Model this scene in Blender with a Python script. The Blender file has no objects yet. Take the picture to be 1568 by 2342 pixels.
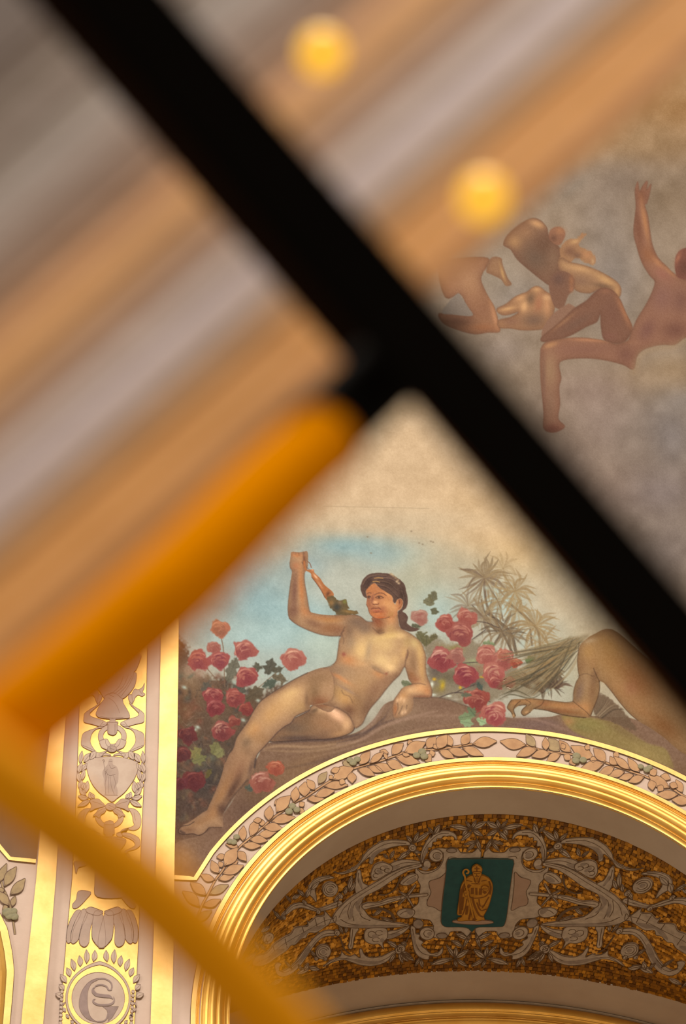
import bpy, bmesh, math, random
import numpy as np
from mathutils import Vector, Matrix
from mathutils.geometry import delaunay_2d_cdt
random.seed(3); np.random.seed(3)
S = bpy.context.scene; COL = S.collection
# ---------------------------------------------------------------- camera
PITCH, FPX, ROLL, YAW = math.radians(42), 6000., math.radians(-1.93), math.radians(4.84)
EYE = np.array([0., 0., 1.6]); CX, CY = 784., 1171.
def ray(P):
    P = np.atleast_2d(np.asarray(P, float)); x = P[:, 0]-CX; y = CY-P[:, 1]
    c, s = math.cos(ROLL), math.sin(ROLL); x, y = c*x-s*y, s*x+c*y
    ct, st = math.cos(PITCH), math.sin(PITCH)
    X, Y, Z = x, FPX*ct-y*st, FPX*st+y*ct; cy, sy = math.cos(YAW), math.sin(YAW)
    return np.stack([cy*X+sy*Y, -sy*X+cy*Y, Z], 1)
cd = bpy.data.cameras.new('camera'); cam = bpy.data.objects.new('camera', cd); COL.objects.link(cam); S.camera = cam
r0 = ray([(CX, CY)])[0]; rx = ray([(CX+1, CY)])[0]-r0; ry = ray([(CX, CY-1)])[0]-r0
R3 = Matrix((rx, ry, -r0/FPX)).transposed()
cam.matrix_world = Matrix.Translation(EYE) @ R3.to_4x4()
cd.sensor_fit = 'VERTICAL'; cd.sensor_height = 36; cd.sensor_width = 24; cd.lens = FPX/2342*36
cd.clip_start = .05; cd.clip_end = 300
cd.dof.use_dof = True; cd.dof.focus_distance = 26.2; cd.dof.aperture_fstop = 5.6; cd.dof.aperture_blades = 0
# ---------------------------------------------------------------- world, lights, exposure
w = bpy.data.worlds.new('hall_air'); S.world = w; w.use_nodes = True
bg = w.node_tree.nodes['Background']; bg.inputs[0].default_value = (.90, .66, .44, 1); bg.inputs[1].default_value = .33
def area(name, loc, target, sx, sy, power, col):
    l = bpy.data.lights.new(name, 'AREA'); l.shape = 'RECTANGLE'; l.size = sx; l.size_y = sy; l.energy = power; l.color = col
    o = bpy.data.objects.new(name, l); COL.objects.link(o); o.location = loc
    o.rotation_euler = (Vector(target)-Vector(loc)).to_track_quat('-Z', 'Y').to_euler(); return o
area('high_windows', (1.5, -9, 40), (3, 20, 15), 16, 11, 21000, (1.0, .93, .84))
area('side_window', (-22, 4, 30), (2, 20, 16), 6, 10, 3000, (1.0, .92, .82))
area('soffit_fill', (5, 9, 2), (3, 21, 14), 5, 2, 480, (1.0, .72, .42))  # added warm fill from below for soffit and rear arch, no fixture there
area('foreground_fill', (.9, -1.3, .3), (0, .8, 2.2),   .9, .7, 9, (1.0, .86, .66))  # added fill close to the lens, brightens the tubes and striped board
S.view_settings.view_transform = 'Standard'; S.view_settings.look = 'None'; S.view_settings.exposure = 0; S.view_settings.gamma = 1
try: S.view_settings.use_curve_mapping = False
except Exception: pass
S.cycles.max_bounces = 6; S.cycles.diffuse_bounces = 3; S.cycles.glossy_bounces = 3; S.cycles.use_denoising = True
PIG = .84   # pigment scale: how much brighter the lit wall reads than its pigment
# ---------------------------------------------------------------- helpers
def W(P, D):
    r = ray(P); return EYE+r*(D/r[:, 1:2])
def FG(x, y, d):
    r = ray([(x, y)])[0]; return EYE+r/np.linalg.norm(r)*d
def thing(name, label, cat, loc=(0, 0, 0), group=None):
    o = bpy.data.objects.new(name, None); COL.objects.link(o); o.location = loc; o.empty_display_size = .1
    o['label'] = label; o['category'] = cat
    if group: o['group'] = group
    return o
def link(name, me, mats, parent=None, smooth=False):
    o = bpy.data.objects.new(name, me); COL.objects.link(o)
    if not me.materials:
        for m in mats: me.materials.append(m)
    if smooth: me.polygons.foreach_set('use_smooth', [True]*len(me.polygons))
    if parent is not None:
        o.parent = parent; o.matrix_parent_inverse = Matrix.Translation(-parent.location)
    return o
def mesh(name, V, F, mats, parent=None, mi=None, smooth=False):
    me = bpy.data.meshes.new(name); me.from_pydata([tuple(v) for v in V], [], F)
    if mi is not None: me.polygons.foreach_set('material_index', mi)
    me.update(); return link(name, me, mats, parent, smooth)
def hexc(h):
    return [float(v) for v in lin(hx(h))]+[1.]
def nodes(name):
    m = bpy.data.materials.new(name); m.use_nodes = True; nt = m.node_tree; return m, nt, nt.nodes['Principled BSDF']
def paintmat(name, h, k=1., rough=.75, var=.12, scale=6., bump=.0, metal=0., spec=.3, h2=None, fine=60., bd=.01):
    m, nt, b = nodes(name); N = nt.nodes.new; L = nt.links.new
    c1 = np.array(hexc(h)[:3])*k; c2 = np.array(hexc(h2)[:3])*k if h2 else c1*(1-2*var)
    tc = N('ShaderNodeTexCoord'); n1 = N('ShaderNodeTexNoise'); n1.inputs['Scale'].default_value = scale; n1.inputs['Detail'].default_value = 6; n1.inputs['Roughness'].default_value = .65
    L(tc.outputs['Object'], n1.inputs['Vector'])
    cr = N('ShaderNodeValToRGB'); cr.color_ramp.elements[0].position = .32; cr.color_ramp.elements[1].position = .62
    cr.color_ramp.elements[0].color = (*c2, 1); cr.color_ramp.elements[1].color = (*c1, 1)
    L(n1.outputs['Fac'], cr.inputs['Fac']); L(cr.outputs['Color'], b.inputs['Base Color'])
    b.inputs['Roughness'].default_value = rough; b.inputs['Metallic'].default_value = metal; b.inputs['Specular IOR Level'].default_value = spec
    if bump:
        n2 = N('ShaderNodeTexNoise'); n2.inputs['Scale'].default_value = fine; n2.inputs['Detail'].default_value = 4; L(tc.outputs['Object'], n2.inputs['Vector'])
        bp = N('ShaderNodeBump'); bp.inputs['Strength'].default_value = bump; bp.inputs['Distance'].default_value = bd; L(n2.outputs['Fac'], bp.inputs['Height']); L(bp.outputs['Normal'], b.inputs['Normal'])
    return m
def pigment(name):
    m, nt, b = nodes(name); a = nt.nodes.new('ShaderNodeVertexColor'); a.layer_name = 'pigment'
    nt.links.new(a.outputs['Color'], b.inputs['Base Color']); b.inputs['Roughness'].default_value = .9; b.inputs['Specular IOR Level'].default_value = .1; return m
# ---------------------------------------------------------------- painter for the murals (pigments on a fine grid)
def lin(c):
    c = np.asarray(c, float)
    return np.where(c <= .04045, c/12.92, ((c+.055)/1.055)**2.4)
def hx(h):
    return np.array([int(h[i:i+2], 16)/255 for i in (0, 2, 4)])
def spline(pts, n=6, closed=True):
    P = np.array(pts, float)
    if closed: Q = np.vstack([P[-1:], P, P[:2]])
    else: Q = np.vstack([2*P[:1]-P[1:2], P, 2*P[-1:]-P[-2:-1]])
    t = np.linspace(0, 1, n, endpoint=False)[:, None]; out = []
    for i in range(len(Q)-3):
        a, b, c, d = Q[i:i+4]
        out.append(.5*((2*b)+(c-a)*t+(2*a-5*b+4*c-d)*t**2+(3*b-a-3*c+d)*t**3))
    if not closed: out.append(P[-1:])
    return np.vstack(out)
def tr(ox, oy, k, pts):
    return [(ox+x/k, oy+y/k) for x, y in pts]
def vnoise(shape, cell, seed):
    r = np.random.RandomState(seed); h, w = shape
    gy, gx = int(h/cell)+3, int(w/cell)+3; g = r.rand(gy, gx)
    y = np.arange(h)/cell; x = np.arange(w)/cell
    yi = y.astype(int); xi = x.astype(int); fy = (y-yi); fx = (x-xi)
    fy = (fy*fy*(3-2*fy))[:, None]; fx = (fx*fx*(3-2*fx))[None]
    a = g[yi][:, xi]; b = g[yi][:, xi+1]; c = g[yi+1][:, xi]; d = g[yi+1][:, xi+1]
    return (a*(1-fx)+b*fx)*(1-fy)+(c*(1-fx)+d*fx)*fy
class Canvas:
    def __init__(s, x0, y0, x1, y1, step, base):
        s.x0, s.y0, s.st = x0, y0, step
        s.xs = np.arange(x0, x1+step, step); s.ys = np.arange(y0, y1+step, step)
        s.h, s.w = len(s.ys), len(s.xs)
        s.c = np.empty((s.h, s.w, 3)); s.c[:] = hx(base); s.id = np.zeros((s.h, s.w), int); s.clip = None; s.cur = 0; s.boost = 1.45
    def box(s, x0, y0, x1, y1, pad):
        i0 = max(0, int((x0-pad-s.x0)/s.st)); i1 = min(s.w, int((x1+pad-s.x0)/s.st)+2)
        j0 = max(0, int((y0-pad-s.y0)/s.st)); j1 = min(s.h, int((y1+pad-s.y0)/s.st)+2)
        return (i0, i1, j0, j1) if i1 > i0 and j1 > j0 else None
    def put(s, b, a, col, own=False):
        i0, i1, j0, j1 = b
        if s.clip is not None: a = a*s.clip[j0:j1, i0:i1]
        col = hx(col) if isinstance(col, str) else col
        s.c[j0:j1, i0:i1] += a[..., None]*(col-s.c[j0:j1, i0:i1])
        if own:
            v = s.id[j0:j1, i0:i1]; v[a > .5] = s.cur
    def sdf(s, P, b, closed=True):
        i0, i1, j0, j1 = b
        X, Y = np.meshgrid(s.xs[i0:i1], s.ys[j0:j1]); D = np.full(X.shape, 1e9); ins = np.zeros(X.shape, bool)
        n = len(P); m = n if closed else n-1
        for i in range(m):
            (ax, ay), (bx, by) = P[i], P[(i+1) % n]
            dx, dy = bx-ax, by-ay; L = dx*dx+dy*dy+1e-9
            t = np.clip(((X-ax)*dx+(Y-ay)*dy)/L, 0, 1)
            D = np.minimum(D, (X-ax-t*dx)**2+(Y-ay-t*dy)**2)
            if closed and ay != by:
                ins ^= ((ay > Y) != (by > Y)) & (X < (bx-ax)*(Y-ay)/(by-ay)+ax)
        D = np.sqrt(D)
        return np.where(ins, -D, D) if closed else D
    def poly(s, pts, col, soft=.8, al=1., n=5, own=False, clipto=False, rough=0, rnd=0):
        P = spline(pts, n) if n > 1 else np.array(pts, float)
        if clipto: s.clip = None; s.bc = hx(col) if isinstance(col, str) else col
        b = s.box(P[:, 0].min(), P[:, 1].min(), P[:, 0].max(), P[:, 1].max(), soft*2+2)
        if b is None:
            if clipto: s.clip = np.zeros((s.h, s.w))
            return
        d = s.sdf(P, b)
        if rough: d = d+rough*(s.nz(b, 5)-.5)*2
        a = np.clip(.5-d/(2*soft), 0, 1); a = a*a*(3-2*a)
        s.put(b, a*al, col, own)
        if clipto:
            s.clip = np.zeros((s.h, s.w)); s.clip[b[2]:b[3], b[0]:b[1]] = a
            s.edge = (b, np.where(a > 0, np.exp(-np.clip(-d, 0, 99)/(rnd or 1.)), 0)*.9 if rnd else None)
    def roundoff(s, col, al=.5):
        b, e = s.edge
        if e is not None: s.put(b, e*al, col)
    def nz(s, b, cell):
        k = ('n', cell)
        if k not in s.__dict__: s.__dict__[k] = vnoise((s.h, s.w), cell/s.st, 7)
        return s.__dict__[k][b[2]:b[3], b[0]:b[1]]
    def line(s, pts, w, col, al=1., soft=.8, n=5, taper=0, own=False):
        P = spline(pts, n, False) if n > 1 and len(pts) > 2 else np.array(pts, float)
        b = s.box(P[:, 0].min(), P[:, 1].min(), P[:, 0].max(), P[:, 1].max(), w+soft*2+2)
        if b is None: return
        if taper:
            i0, i1, j0, j1 = b; X, Y = np.meshgrid(s.xs[i0:i1], s.ys[j0:j1]); d = np.full(X.shape, 1e9); m = len(P)-1
            for i in range(m):
                (ax, ay), (bx, by) = P[i], P[i+1]; dx, dy = bx-ax, by-ay
                t = np.clip(((X-ax)*dx+(Y-ay)*dy)/(dx*dx+dy*dy+1e-9), 0, 1); u = (i+t)/m
                ww = w/2*(np.sin(np.pi*np.clip(u, .02, .98))**.7 if taper == 2 else (1-u)**.7)
                d = np.minimum(d, np.hypot(X-ax-t*dx, Y-ay-t*dy)-ww)
        else: d = s.sdf(P, b, False)-w/2
        a = np.clip(.5-d/(2*soft), 0, 1); s.put(b, a*al, col, own)
    def blob(s, x, y, rx, ry, ang, col, al=1.):
        R = max(rx, ry); b = s.box(x, y, x, y, R*2.2)
        if b is None: return
        i0, i1, j0, j1 = b; X, Y = np.meshgrid(s.xs[i0:i1]-x, s.ys[j0:j1]-y); c, q = math.cos(math.radians(ang)), math.sin(math.radians(ang))
        u = (X*c+Y*q)/rx; v = (-X*q+Y*c)/ry
        s.put(b, al*np.exp(-(u*u+v*v)*1.1), col)
    def blobs(s, f, L):
        for q in L:
            (x, y), = f([(q[0], q[1])]); k = f([(1, 0)])[0][0]-f([(0, 0)])[0][0]; cc = hx(q[5])
            if s.clip is not None: cc = np.clip(s.bc+(cc-s.bc)*s.boost, .05, .95)
            s.blob(x, y, q[2]*k, q[3]*k, q[4], cc, q[6])
A_ = lambda p: tr(400, 1200, 3.92, p)
B_ = lambda p: tr(740, 1260, 3.92, p)
C_ = lambda p: tr(400, 1500, 3.92, p)
D_ = lambda p: tr(380, 1780, 3.92, p)
E_ = lambda p: tr(1100, 1260, 3.35, p)
F_ = lambda p: tr(980, 380, 2.6667, p)
LAYERS = ['painted_sky', 'painted_foliage', 'painted_rocks', 'painted_woman', 'painted_torch', 'painted_palm', 'painted_straw_skirt', 'painted_reclining_man']
ROSE0 = 20
def rose(cv, k, x, y, r, base, light, dark, seed, al=1.):
    q = np.random.RandomState(seed); cv.clip = None; cv.cur = ROSE0+k; g = .5*(.3*hx(base)+.59*hx(base)+.11*hx(base))
    B, L, K = [hx(c)*.72+np.array([.44, .33, .30])*.24 for c in (base, light, dark)]
    n = 13; ph = q.rand()*6; pts = []
    for t in np.linspace(0, 6.283, n, endpoint=False):
        rr = r*(.98+.10*math.sin(3*t+ph)+.09*q.randn()); pts.append((x+rr*math.cos(t), y+rr*.9*math.sin(t)))
    cv.poly(pts, B, 2.2, al, own=True, clipto=True, rough=1.8)
    cv.blob(x+r*.1, y+r*.45, r*.7, r*.5, 0, K, .8*al); cv.blob(x-r*.15, y-r*.6, r*.7, r*.35, -10, L, .45*al); cv.blob(x+r*.5*q.randn()*.5, y+r*.1, r*.3, r*.25, 0, K, .5*al)
    for i in range(15):
        t = q.rand()*6.28; dd = r*.42*math.sqrt(q.rand()); ax, ay = x+dd*math.cos(t), y+dd*.8*math.sin(t); rr = r*(.22+.4*q.rand()); a0 = -2.6+q.randn()*.7; a1 = a0+1.1+q.rand()
        P = [(ax+rr*math.cos(u)*1.1, ay+rr*.8*math.sin(u)) for u in np.linspace(a0, a1, 5)]
        cv.line(P, r*(.08+.13*q.rand()), L if q.rand() < .6 else K, (.45+.45*q.rand())*al, 1.2, taper=2)
        cv.line([(a_, b_+r*.09) for a_, b_ in P], r*.08, K, .3*al, 1.5, taper=2)
    for i in range(4):
        t = -2.2+q.randn()*.6; rr = r*.8; P = [(x+rr*math.cos(t+d), y+rr*.85*math.sin(t+d)) for d in (0, .3, .6)]; cv.line(P, r*.11, L+.06, .75*al, 1.2, taper=2)
    cv.clip = None
def leafp(cv, x, y, L, W, ang, col, al=1., lob=True, seed=0):
    q = np.random.RandomState(seed+int(x)); c, s_ = math.cos(math.radians(ang)), math.sin(math.radians(ang)); pts = []
    prof = [(0, .05), (.12, .5), (.28, .55), (.42, .95), (.56, .75), (.7, .8), (.86, .4), (1, .05)] if lob else [(0, 0), (.25, .7), (.55, .9), (.8, .5), (1, 0)]
    for sg in (1, -1):
        for t, w in (prof if sg == 1 else prof[-2:0:-1]):
            w *= (1+.14*q.randn()); u, v = t*L, sg*w*W; pts.append((x+u*c-v*s_, y+u*s_+v*c))
    cv.cur = 1; cv.poly(pts, col, 2.0, al*.92, n=4, own=True, rough=2.2); cv.line([(x, y), (x+L*c, y+L*s_)], 1.2, '3c3a34', .3, 1.2)
def palm(cv, x, y, r, n, c1, c2, seed, al=.9, a0=0, a1=360, w=4.5):
    q = np.random.RandomState(seed); cv.cur = 5
    for i in range(n):
        a = math.radians(a0+(a1-a0)*(i+q.rand()*.7)/n); rr = r*(.65+.4*q.rand()); bend = .22*q.randn()
        P = [(x, y), (x+rr*.5*math.cos(a), y+rr*.5*math.sin(a)-r*.04), (x+rr*math.cos(a+bend), y+rr*math.sin(a+bend)+r*.10)]
        cv.line(P, w*(.7+.5*q.rand()), c1 if q.rand() < .6 else c2, al*(.6+.4*q.rand()), 1.1, taper=2, own=True)
def paint_lower(step):
    cv = Canvas(395, 890, 1640, 2016, step, 'a89a84')
    X, Y = np.meshgrid(cv.xs, cv.ys)
    # sky: cream cloud above, blue below
    t = np.clip((Y-1175)/120, 0, 1)[..., None]
    cv.c = hx('b8a285')*(1-t)+hx('a3a397')*t
    bl = lambda x, y, rx, ry, an, c, a: cv.blob(x, y, rx, ry, an, c, a)
    for q in [(780, 1248, 110, 28, 0, '6f939e', .85), (700, 1290, 60, 40, 0, '86a0aa', .75), (900, 1268, 130, 40, 5, '7e9ca4', .8), (560, 1370, 120, 80, -30, '7e989f', .85), (600, 1400, 110, 70, 0, '84a2aa', .9), (700, 1420, 120, 60, 0, '88a8b0', .9),
              (520, 1440, 110, 40, 0, '90a4a5', .7), (620, 1460, 120, 40, 0, '96b2b6', .85), (740, 1480, 60, 60, 0, 'a6b8b0', .8), (640, 1530, 120, 50, 0, '94a9ab', .7), (800, 1330, 70, 50, 0, 'a0aaa4', .6), (960, 1330, 70, 80, 0, 'a3a795', .8),
              (1020, 1290, 80, 60, 0, 'a59d88', .7), (1180, 1260, 150, 80, 40, 'b89c70', .8), (1100, 1200, 140, 60, 0, 'bba382', .8), (900, 1190, 220, 36, 0, 'b3a48c', .8), (640, 1240, 90, 40, 0, 'a89880', .5), (1000, 1400, 60, 60, 0, '96aeae', .85), (1240, 1380, 130, 90, 0, 'b1a58e', .9),
              (1150, 1380, 60, 50, 0, '9cb4b6', .8), (1220, 1440, 80, 40, 0, 'a3b0aa', .7), (1290, 1500, 60, 40, 0, 'a0aba2', .9), (1300, 1540, 60, 60, 0, '9fa99f', .9), (1400, 1500, 120, 120, 0, 'a8977a', .9), (1420, 1620, 60, 60, 0, 'a49c8a', .8), (470, 1340, 60, 80, -30, 'a5907a', .5)]:
        bl(*q)
    # canvas tone variations, vertical streaks
    cv.c += (vnoise((cv.h, cv.w), 26/step, 1)[..., None]-.5)*.05
    st = vnoise((cv.h*1, cv.w), 9/step, 3); st = np.repeat(st[::6], 6, 0)[:cv.h]
    cv.c += (st[..., None]-.5)*.022
    # ---- foliage mass at the left
    cv.cur = 1
    cv.poly([(395, 1500), (425, 1480), (440, 1525), (480, 1550), (520, 1555), (545, 1600), (570, 1580), (600, 1590), (640, 1560), (610, 1640), (560, 1700), (540, 1760), (520, 1830), (490, 1880), (470, 1960), (395, 1990)], '5c4c40', 9, 1, own=True, rough=7)
    for q in [(430, 1570, 40, 40, 0, '7a6650', .8), (420, 1620, 30, 60, 0, '6a4c38', .7), (500, 1600, 60, 30, 0, '604c3c', .6), (470, 1680, 60, 40, 0, '57473c', .7), (470, 1780, 60, 60, 0, '3f3a38', .85), (440, 1850, 50, 40, 0, '4a3d38', .8),
              (460, 1750, 30, 20, 0, '4c4a44', .6), (430, 1890, 40, 30, 0, '5c4436', .7), (420, 1960, 50, 60, 0, '654c3e', .8), (590, 1620, 40, 30, 0, '5a4a3c', .8), (545, 1720, 30, 40, 0, '4a4038', .8), (430, 1540, 26, 20, 0, '8a7a66', .6), (450, 1535, 30, 14, 20, 'a07f70', .5)]:
        bl(*q)
    q = np.random.RandomState(5)
    for i in range(190):
        x = 400+q.rand()*170; y = 1545+q.rand()*330
        if x > 600-(y-1545)*.42: continue
        bl(x, y, 4+q.rand()*9, 3+q.rand()*6, q.rand()*180, ['70604a', '4a4440', '3c3836', '6e4a3c', '5a5c50', '7c5a48'][q.randint(6)], .35+.3*q.rand())
    for i in range(70):
        x = 405+q.rand()*150; y = 1560+q.rand()*280; a = q.rand()*6.28; L = 8+q.rand()*14
        cv.line([(x, y), (x+L*math.cos(a), y+L*math.sin(a))], 1.6, ['80705a', '3a3634', '8a7468'][q.randint(3)], .35, 1.2)
    for x, y in [(421, 1572), (445, 1668), (452, 1663), (556, 1647), (590, 1602), (537, 1561), (600, 1546)]:
        bl(x, y, 6, 4, 20, '9fb0a8', .8)
    # ---- rocks and drapery ground
    cv.cur = 2
    cv.poly([(395, 1985), (400, 1930), (470, 1905), (520, 1850), (560, 1780), (590, 1730), (610, 1700), (700, 1690), (800, 1680), (850, 1650), (880, 1610), (920, 1598), (960, 1594), (1010, 1596), (1060, 1612), (1150, 1640), (1250, 1640), (1290, 1634), (1400, 1640), (1440, 1642), (1500, 1665), (1560, 1700), (1640, 1730), (1640, 2016), (395, 2016)], '745c4c', 1.2, 1, own=True)
    for p in [(560, 1860, 60, 50, -40, '5e493f', .8), (600, 1800, 50, 40, -40, '66503f', .8), (520, 1900, 40, 50, -50, '6e5547', .8), (430, 1960, 40, 40, 0, '8a6b50', .8), (440, 1990, 50, 14, 0, '6a5044', .7), (480, 1940, 30, 60, 40, '755c4c', .8), (700, 1750, 90, 24, -28, '7a6049', .9), (780, 1725, 80, 18, -22, '6d5648', .8),
              (900, 1660, 60, 20, -15, '76604f', .7), (930, 1625, 50, 24, -10, '87705d', .8), (1020, 1640, 80, 24, 5, '7c6454', .8), (1000, 1612, 50, 12, 4, '70584a', .7), (1230, 1655, 70, 14, 0, '6c5854', .7), (1250, 1680, 90, 16, 8, '6e5850', .8), (800, 1660, 30, 10, -20, '4f3f3a', .7), (650, 1880, 50, 20, -30, '55433b', .5), (1180, 1672, 60, 14, 0, '715a52', .8)]:
        bl(*p)
    for P, w, c, a in [([(604, 1712), (640, 1706), (720, 1708), (800, 1696)], 5, '9a8066', .8), ([(604, 1716), (700, 1718), (800, 1702), (850, 1672)], 5, '8f765e', .7), ([(620, 1700), (700, 1694), (770, 1690), (840, 1672), (880, 1640)], 5, '4e403e', .85), ([(770, 1706), (830, 1690), (870, 1664), (940, 1640), (1000, 1626)], 6, '92796a', .7),
                       ([(770, 1700), (826, 1684), (862, 1660), (900, 1646)], 5, '594844', .7), ([(850, 1678), (900, 1654), (960, 1640), (1040, 1636), (1110, 1646)], 5, '8b7262', .5), ([(690, 1738), (780, 1716), (860, 1694), (960, 1668), (1060, 1654)], 5, '8a715c', .6), ([(640, 1760), (720, 1744), (800, 1724), (900, 1690), (1000, 1668)], 8, '5f4b40', .5),
                       ([(880, 1612), (862, 1640), (844, 1660), (824, 1678)], 8, '8b7466', .7), ([(892, 1618), (874, 1650), (858, 1668)], 6, '6a564c', .6), ([(960, 1594), (1010, 1596), (1060, 1612), (1120, 1640)], 2, '4c3c38', .7), ([(1160, 1640), (1220, 1645), (1290, 1668), (1330, 1690)], 6, '8a7064', .5)]:
        cv.line(P, w, c, a, 3, taper=2)
    cv.poly([(1288, 1636), (1340, 1640), (1400, 1652), (1440, 1676), (1480, 1700), (1520, 1712), (1535, 1740), (1538, 1760), (1500, 1752), (1440, 1720), (1370, 1700), (1310, 1672), (1290, 1650)], '807048', 4, .9)
    for p in [(1350, 1655, 50, 14, 12, '7d7348', .8), (1330, 1664, 30, 8, 20, '6c6640', .5), (1480, 1725, 50, 16, 28, '8c7a50', .8), (1440, 1735, 80, 14, 22, '6c5a40', .6), (1300, 1650, 14, 10, 0, '98724e', .7), (1560, 1780, 40, 30, 30, '6e5540', .8), (1420, 1670, 50, 10, 30, '6e5a40', .6)]: bl(*p)
    cv.c += (vnoise((cv.h, cv.w), 4/step, 11)[..., None]-.5)*.03*(cv.id > 0)[..., None]
    # ---- palms
    for P, w in [([(1106, 1315), (1110, 1370), (1120, 1400), (1145, 1440), (1170, 1490)], 5), ([(1100, 1372), (1110, 1405), (1135, 1445)], 3), ([(1112, 1400), (1165, 1445), (1180, 1495)], 7), ([(1165, 1380), (1200, 1410), (1228, 1440), (1234, 1475)], 5), ([(1212, 1440), (1216, 1475)], 4), ([(1110, 1330), (1140, 1380), (1150, 1420)], 3), ([(1120, 1390), (1124, 1372)], 2), ([(1080, 1385), (1130, 1440)], 2.5)]:
        cv.cur = 5; cv.line(P, w, '4e4238', .8, 1.2, own=True)
    pc = [('807058', '6e5e4e'), ('8a7656', '94815f'), ('76654e', '5c5042')]
    for i, (x, y, r, n, k, al) in enumerate([(1107, 1321, 62, 22, 0, .85), (1070, 1385, 56, 14, 0, .5), (1106, 1410, 60, 16, 0, .7), (1140, 1370, 50, 12, 1, .5), (1177, 1352, 58, 16, 1, .75), (1225, 1432, 62, 18, 1, .75), (1166, 1450, 46, 14, 2, .7), (1180, 1398, 40, 12, 1, .6), (1145, 1445, 60, 14, 2, .65), (1262, 1537, 36, 18, 2, .8), (1250, 1560, 40, 14, 2, .8), (1150, 1300, 50, 10, 1, .35), (1240, 1470, 50, 12, 1, .6)]):
        palm(cv, x, y, r*1.05, int(n*1.4), pc[k][0], pc[k][1], 40+i, min(1, al+.12), w=5.6)
    for x, y, r in [(1240, 1585, 50), (1210, 1575, 50), (1275, 1575, 36)]: palm(cv, x, y, r, 20, '453830', '5e4c40', int(x), .8, 200, 340)
    for x, y in [(1112, 1345), (1150, 1398), (1192, 1478), (1218, 1568), (1240, 1556), (1225, 1459), (1196, 1470), (1133, 1350), (1252, 1580)]: bl(x, y, 7, 5, 30, 'a3b4ae', .7)
    # ---- rose foliage right
    cv.cur = 1
    cv.poly(B_([(880, 820), (980, 760), (1080, 840), (1200, 820), (1320, 800), (1420, 840), (1560, 900), (1680, 1000), (1760, 1100), (1700, 1250), (1500, 1340), (1200, 1330), (960, 1290), (930, 1100), (910, 940)]), '6e6250', 9, .75, own=True, rough=6)
    cv.blobs(B_, [(1000, 1060, 60, 100, 0, '564c48', .8), (1130, 1130, 120, 60, 0, '5c5444', .8), (1340, 1180, 120, 60, 0, '4e4842', .7), (1180, 880, 70, 40, 0, '7e7040', .7), (1060, 870, 60, 50, 0, '7c6e50', .7), (1340, 990, 60, 30, 0, '88906e', .7), (1030, 1240, 60, 40, 0, '76683f', .6), (1540, 1000, 80, 50, 0, '6c5c48', .8), (1450, 1340, 80, 40, 0, '6f6450', .7), (1240, 1350, 60, 30, 0, '655440', .6), (1400, 1060, 60, 50, 0, '846650', .6),
                   (990, 1150, 18, 14, 0, 'b8922c', .9), (1065, 1205, 22, 40, 10, 'a8902e', .85), (1224, 1225, 14, 16, 0, 'b8962e', .9), (1420, 1130, 30, 10, 0, 'b08c30', .8), (970, 1195, 16, 24, 0, 'c4ccc0', .9), (975, 1290, 30, 12, 0, 'b8c4bc', .9), (1120, 1300, 26, 10, 0, 'b8c0b4', .9), (1050, 1170, 30, 20, 0, '8a8040', .6)])
    for (x, y, L, W, an, c) in [(992, 1352, 26, 12, 100, '5c5844'), (968, 1372, 26, 11, 20, '64604a'), (1002, 1400, 20, 9, 200, '565440'), (940, 1432, 22, 9, 0, '50503f'), (955, 1446, 26, 14, 60, '5a563e'), (1000, 1455, 20, 9, 170, '5c563f'), (975, 1452, 26, 14, 90, '5c5840'),
                                (1105, 1470, 26, 8, 10, '6e7a5c'), (1050, 1520, 30, 11, 20, '76805e'), (1100, 1515, 24, 8, -10, '808c68'), (935, 1560, 24, 12, 70, '68704f'), (918, 1560, 22, 10, 20, '626650'), (1200, 1512, 24, 10, -20, '5f6e48')]:
        leafp(cv, x, y, L, W, an, c)
    for P in [[(1075, 1420), (1110, 1424), (1140, 1436)], [(1080, 1462), (1110, 1440)], [(1005, 1595), (1040, 1584), (1080, 1590), (1120, 1605)], [(1040, 1585), (1060, 1575), (1085, 1566)], [(1043, 1518), (1120, 1512)]]: cv.line(P, 2, '463c3a', .8, 1)
    for k, (x, y, r, b, l, d) in enumerate([(960, 1411, 20, 'a87c70', 'b89486', '985e58'), (1018, 1425, 22, 'a04e48', 'c08070', '843a3a'), (1066, 1414, 25, 'a85e54', 'c08878', '8c4240'), (1052, 1450, 29, '964e4a', 'b87a6c', '7c3a40'), (1010, 1508, 30, '9c484a', 'd0a090', '782c38'), (1044, 1500, 20, 'a46a60', 'b88a7c', '8a5450'),
                                            (1112, 1500, 26, 'b06e62', 'cc9484', '944a48'), (1150, 1508, 25, 'a86058', 'c48c7c', '8a4442'), (1064, 1545, 29, '984246', 'c88a7c', '76283a'), (1128, 1540, 26, 'ac605a', 'cc9c84', '8a3c44'), (1134, 1560, 18, '9a4646', 'c08474', '7a3038'), (1088, 1600, 30, '94443c', 'b07060', '742e30'), (1130, 1634, 32, 'ac6258', 'd09a88', '88303e'), (1178, 1516, 13, 'a8553e', 'c88060', '8a3c30'), (1150, 1497, 14, 'b06a58', 'cc9078', '9a5048'), (1165, 1560, 14, 'a05a50', 'c08c78', '80403c')]):
        rose(cv, k, x, y, r, b, l, d, k+3)
    for (x, y, L, W, an, c) in [(1048, 1642, 40, 12, -10, '6c7c5e'), (1050, 1650, 34, 10, 10, '7c9070'), (1070, 1618, 26, 10, 50, '5e6c54'), (1090, 1646, 24, 10, 20, '88a07c'), (1055, 1590, 22, 8, 0, '5a6050'), (1092, 1560, 22, 8, 60, '47504a')]: leafp(cv, x, y, L, W, an, c)
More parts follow.
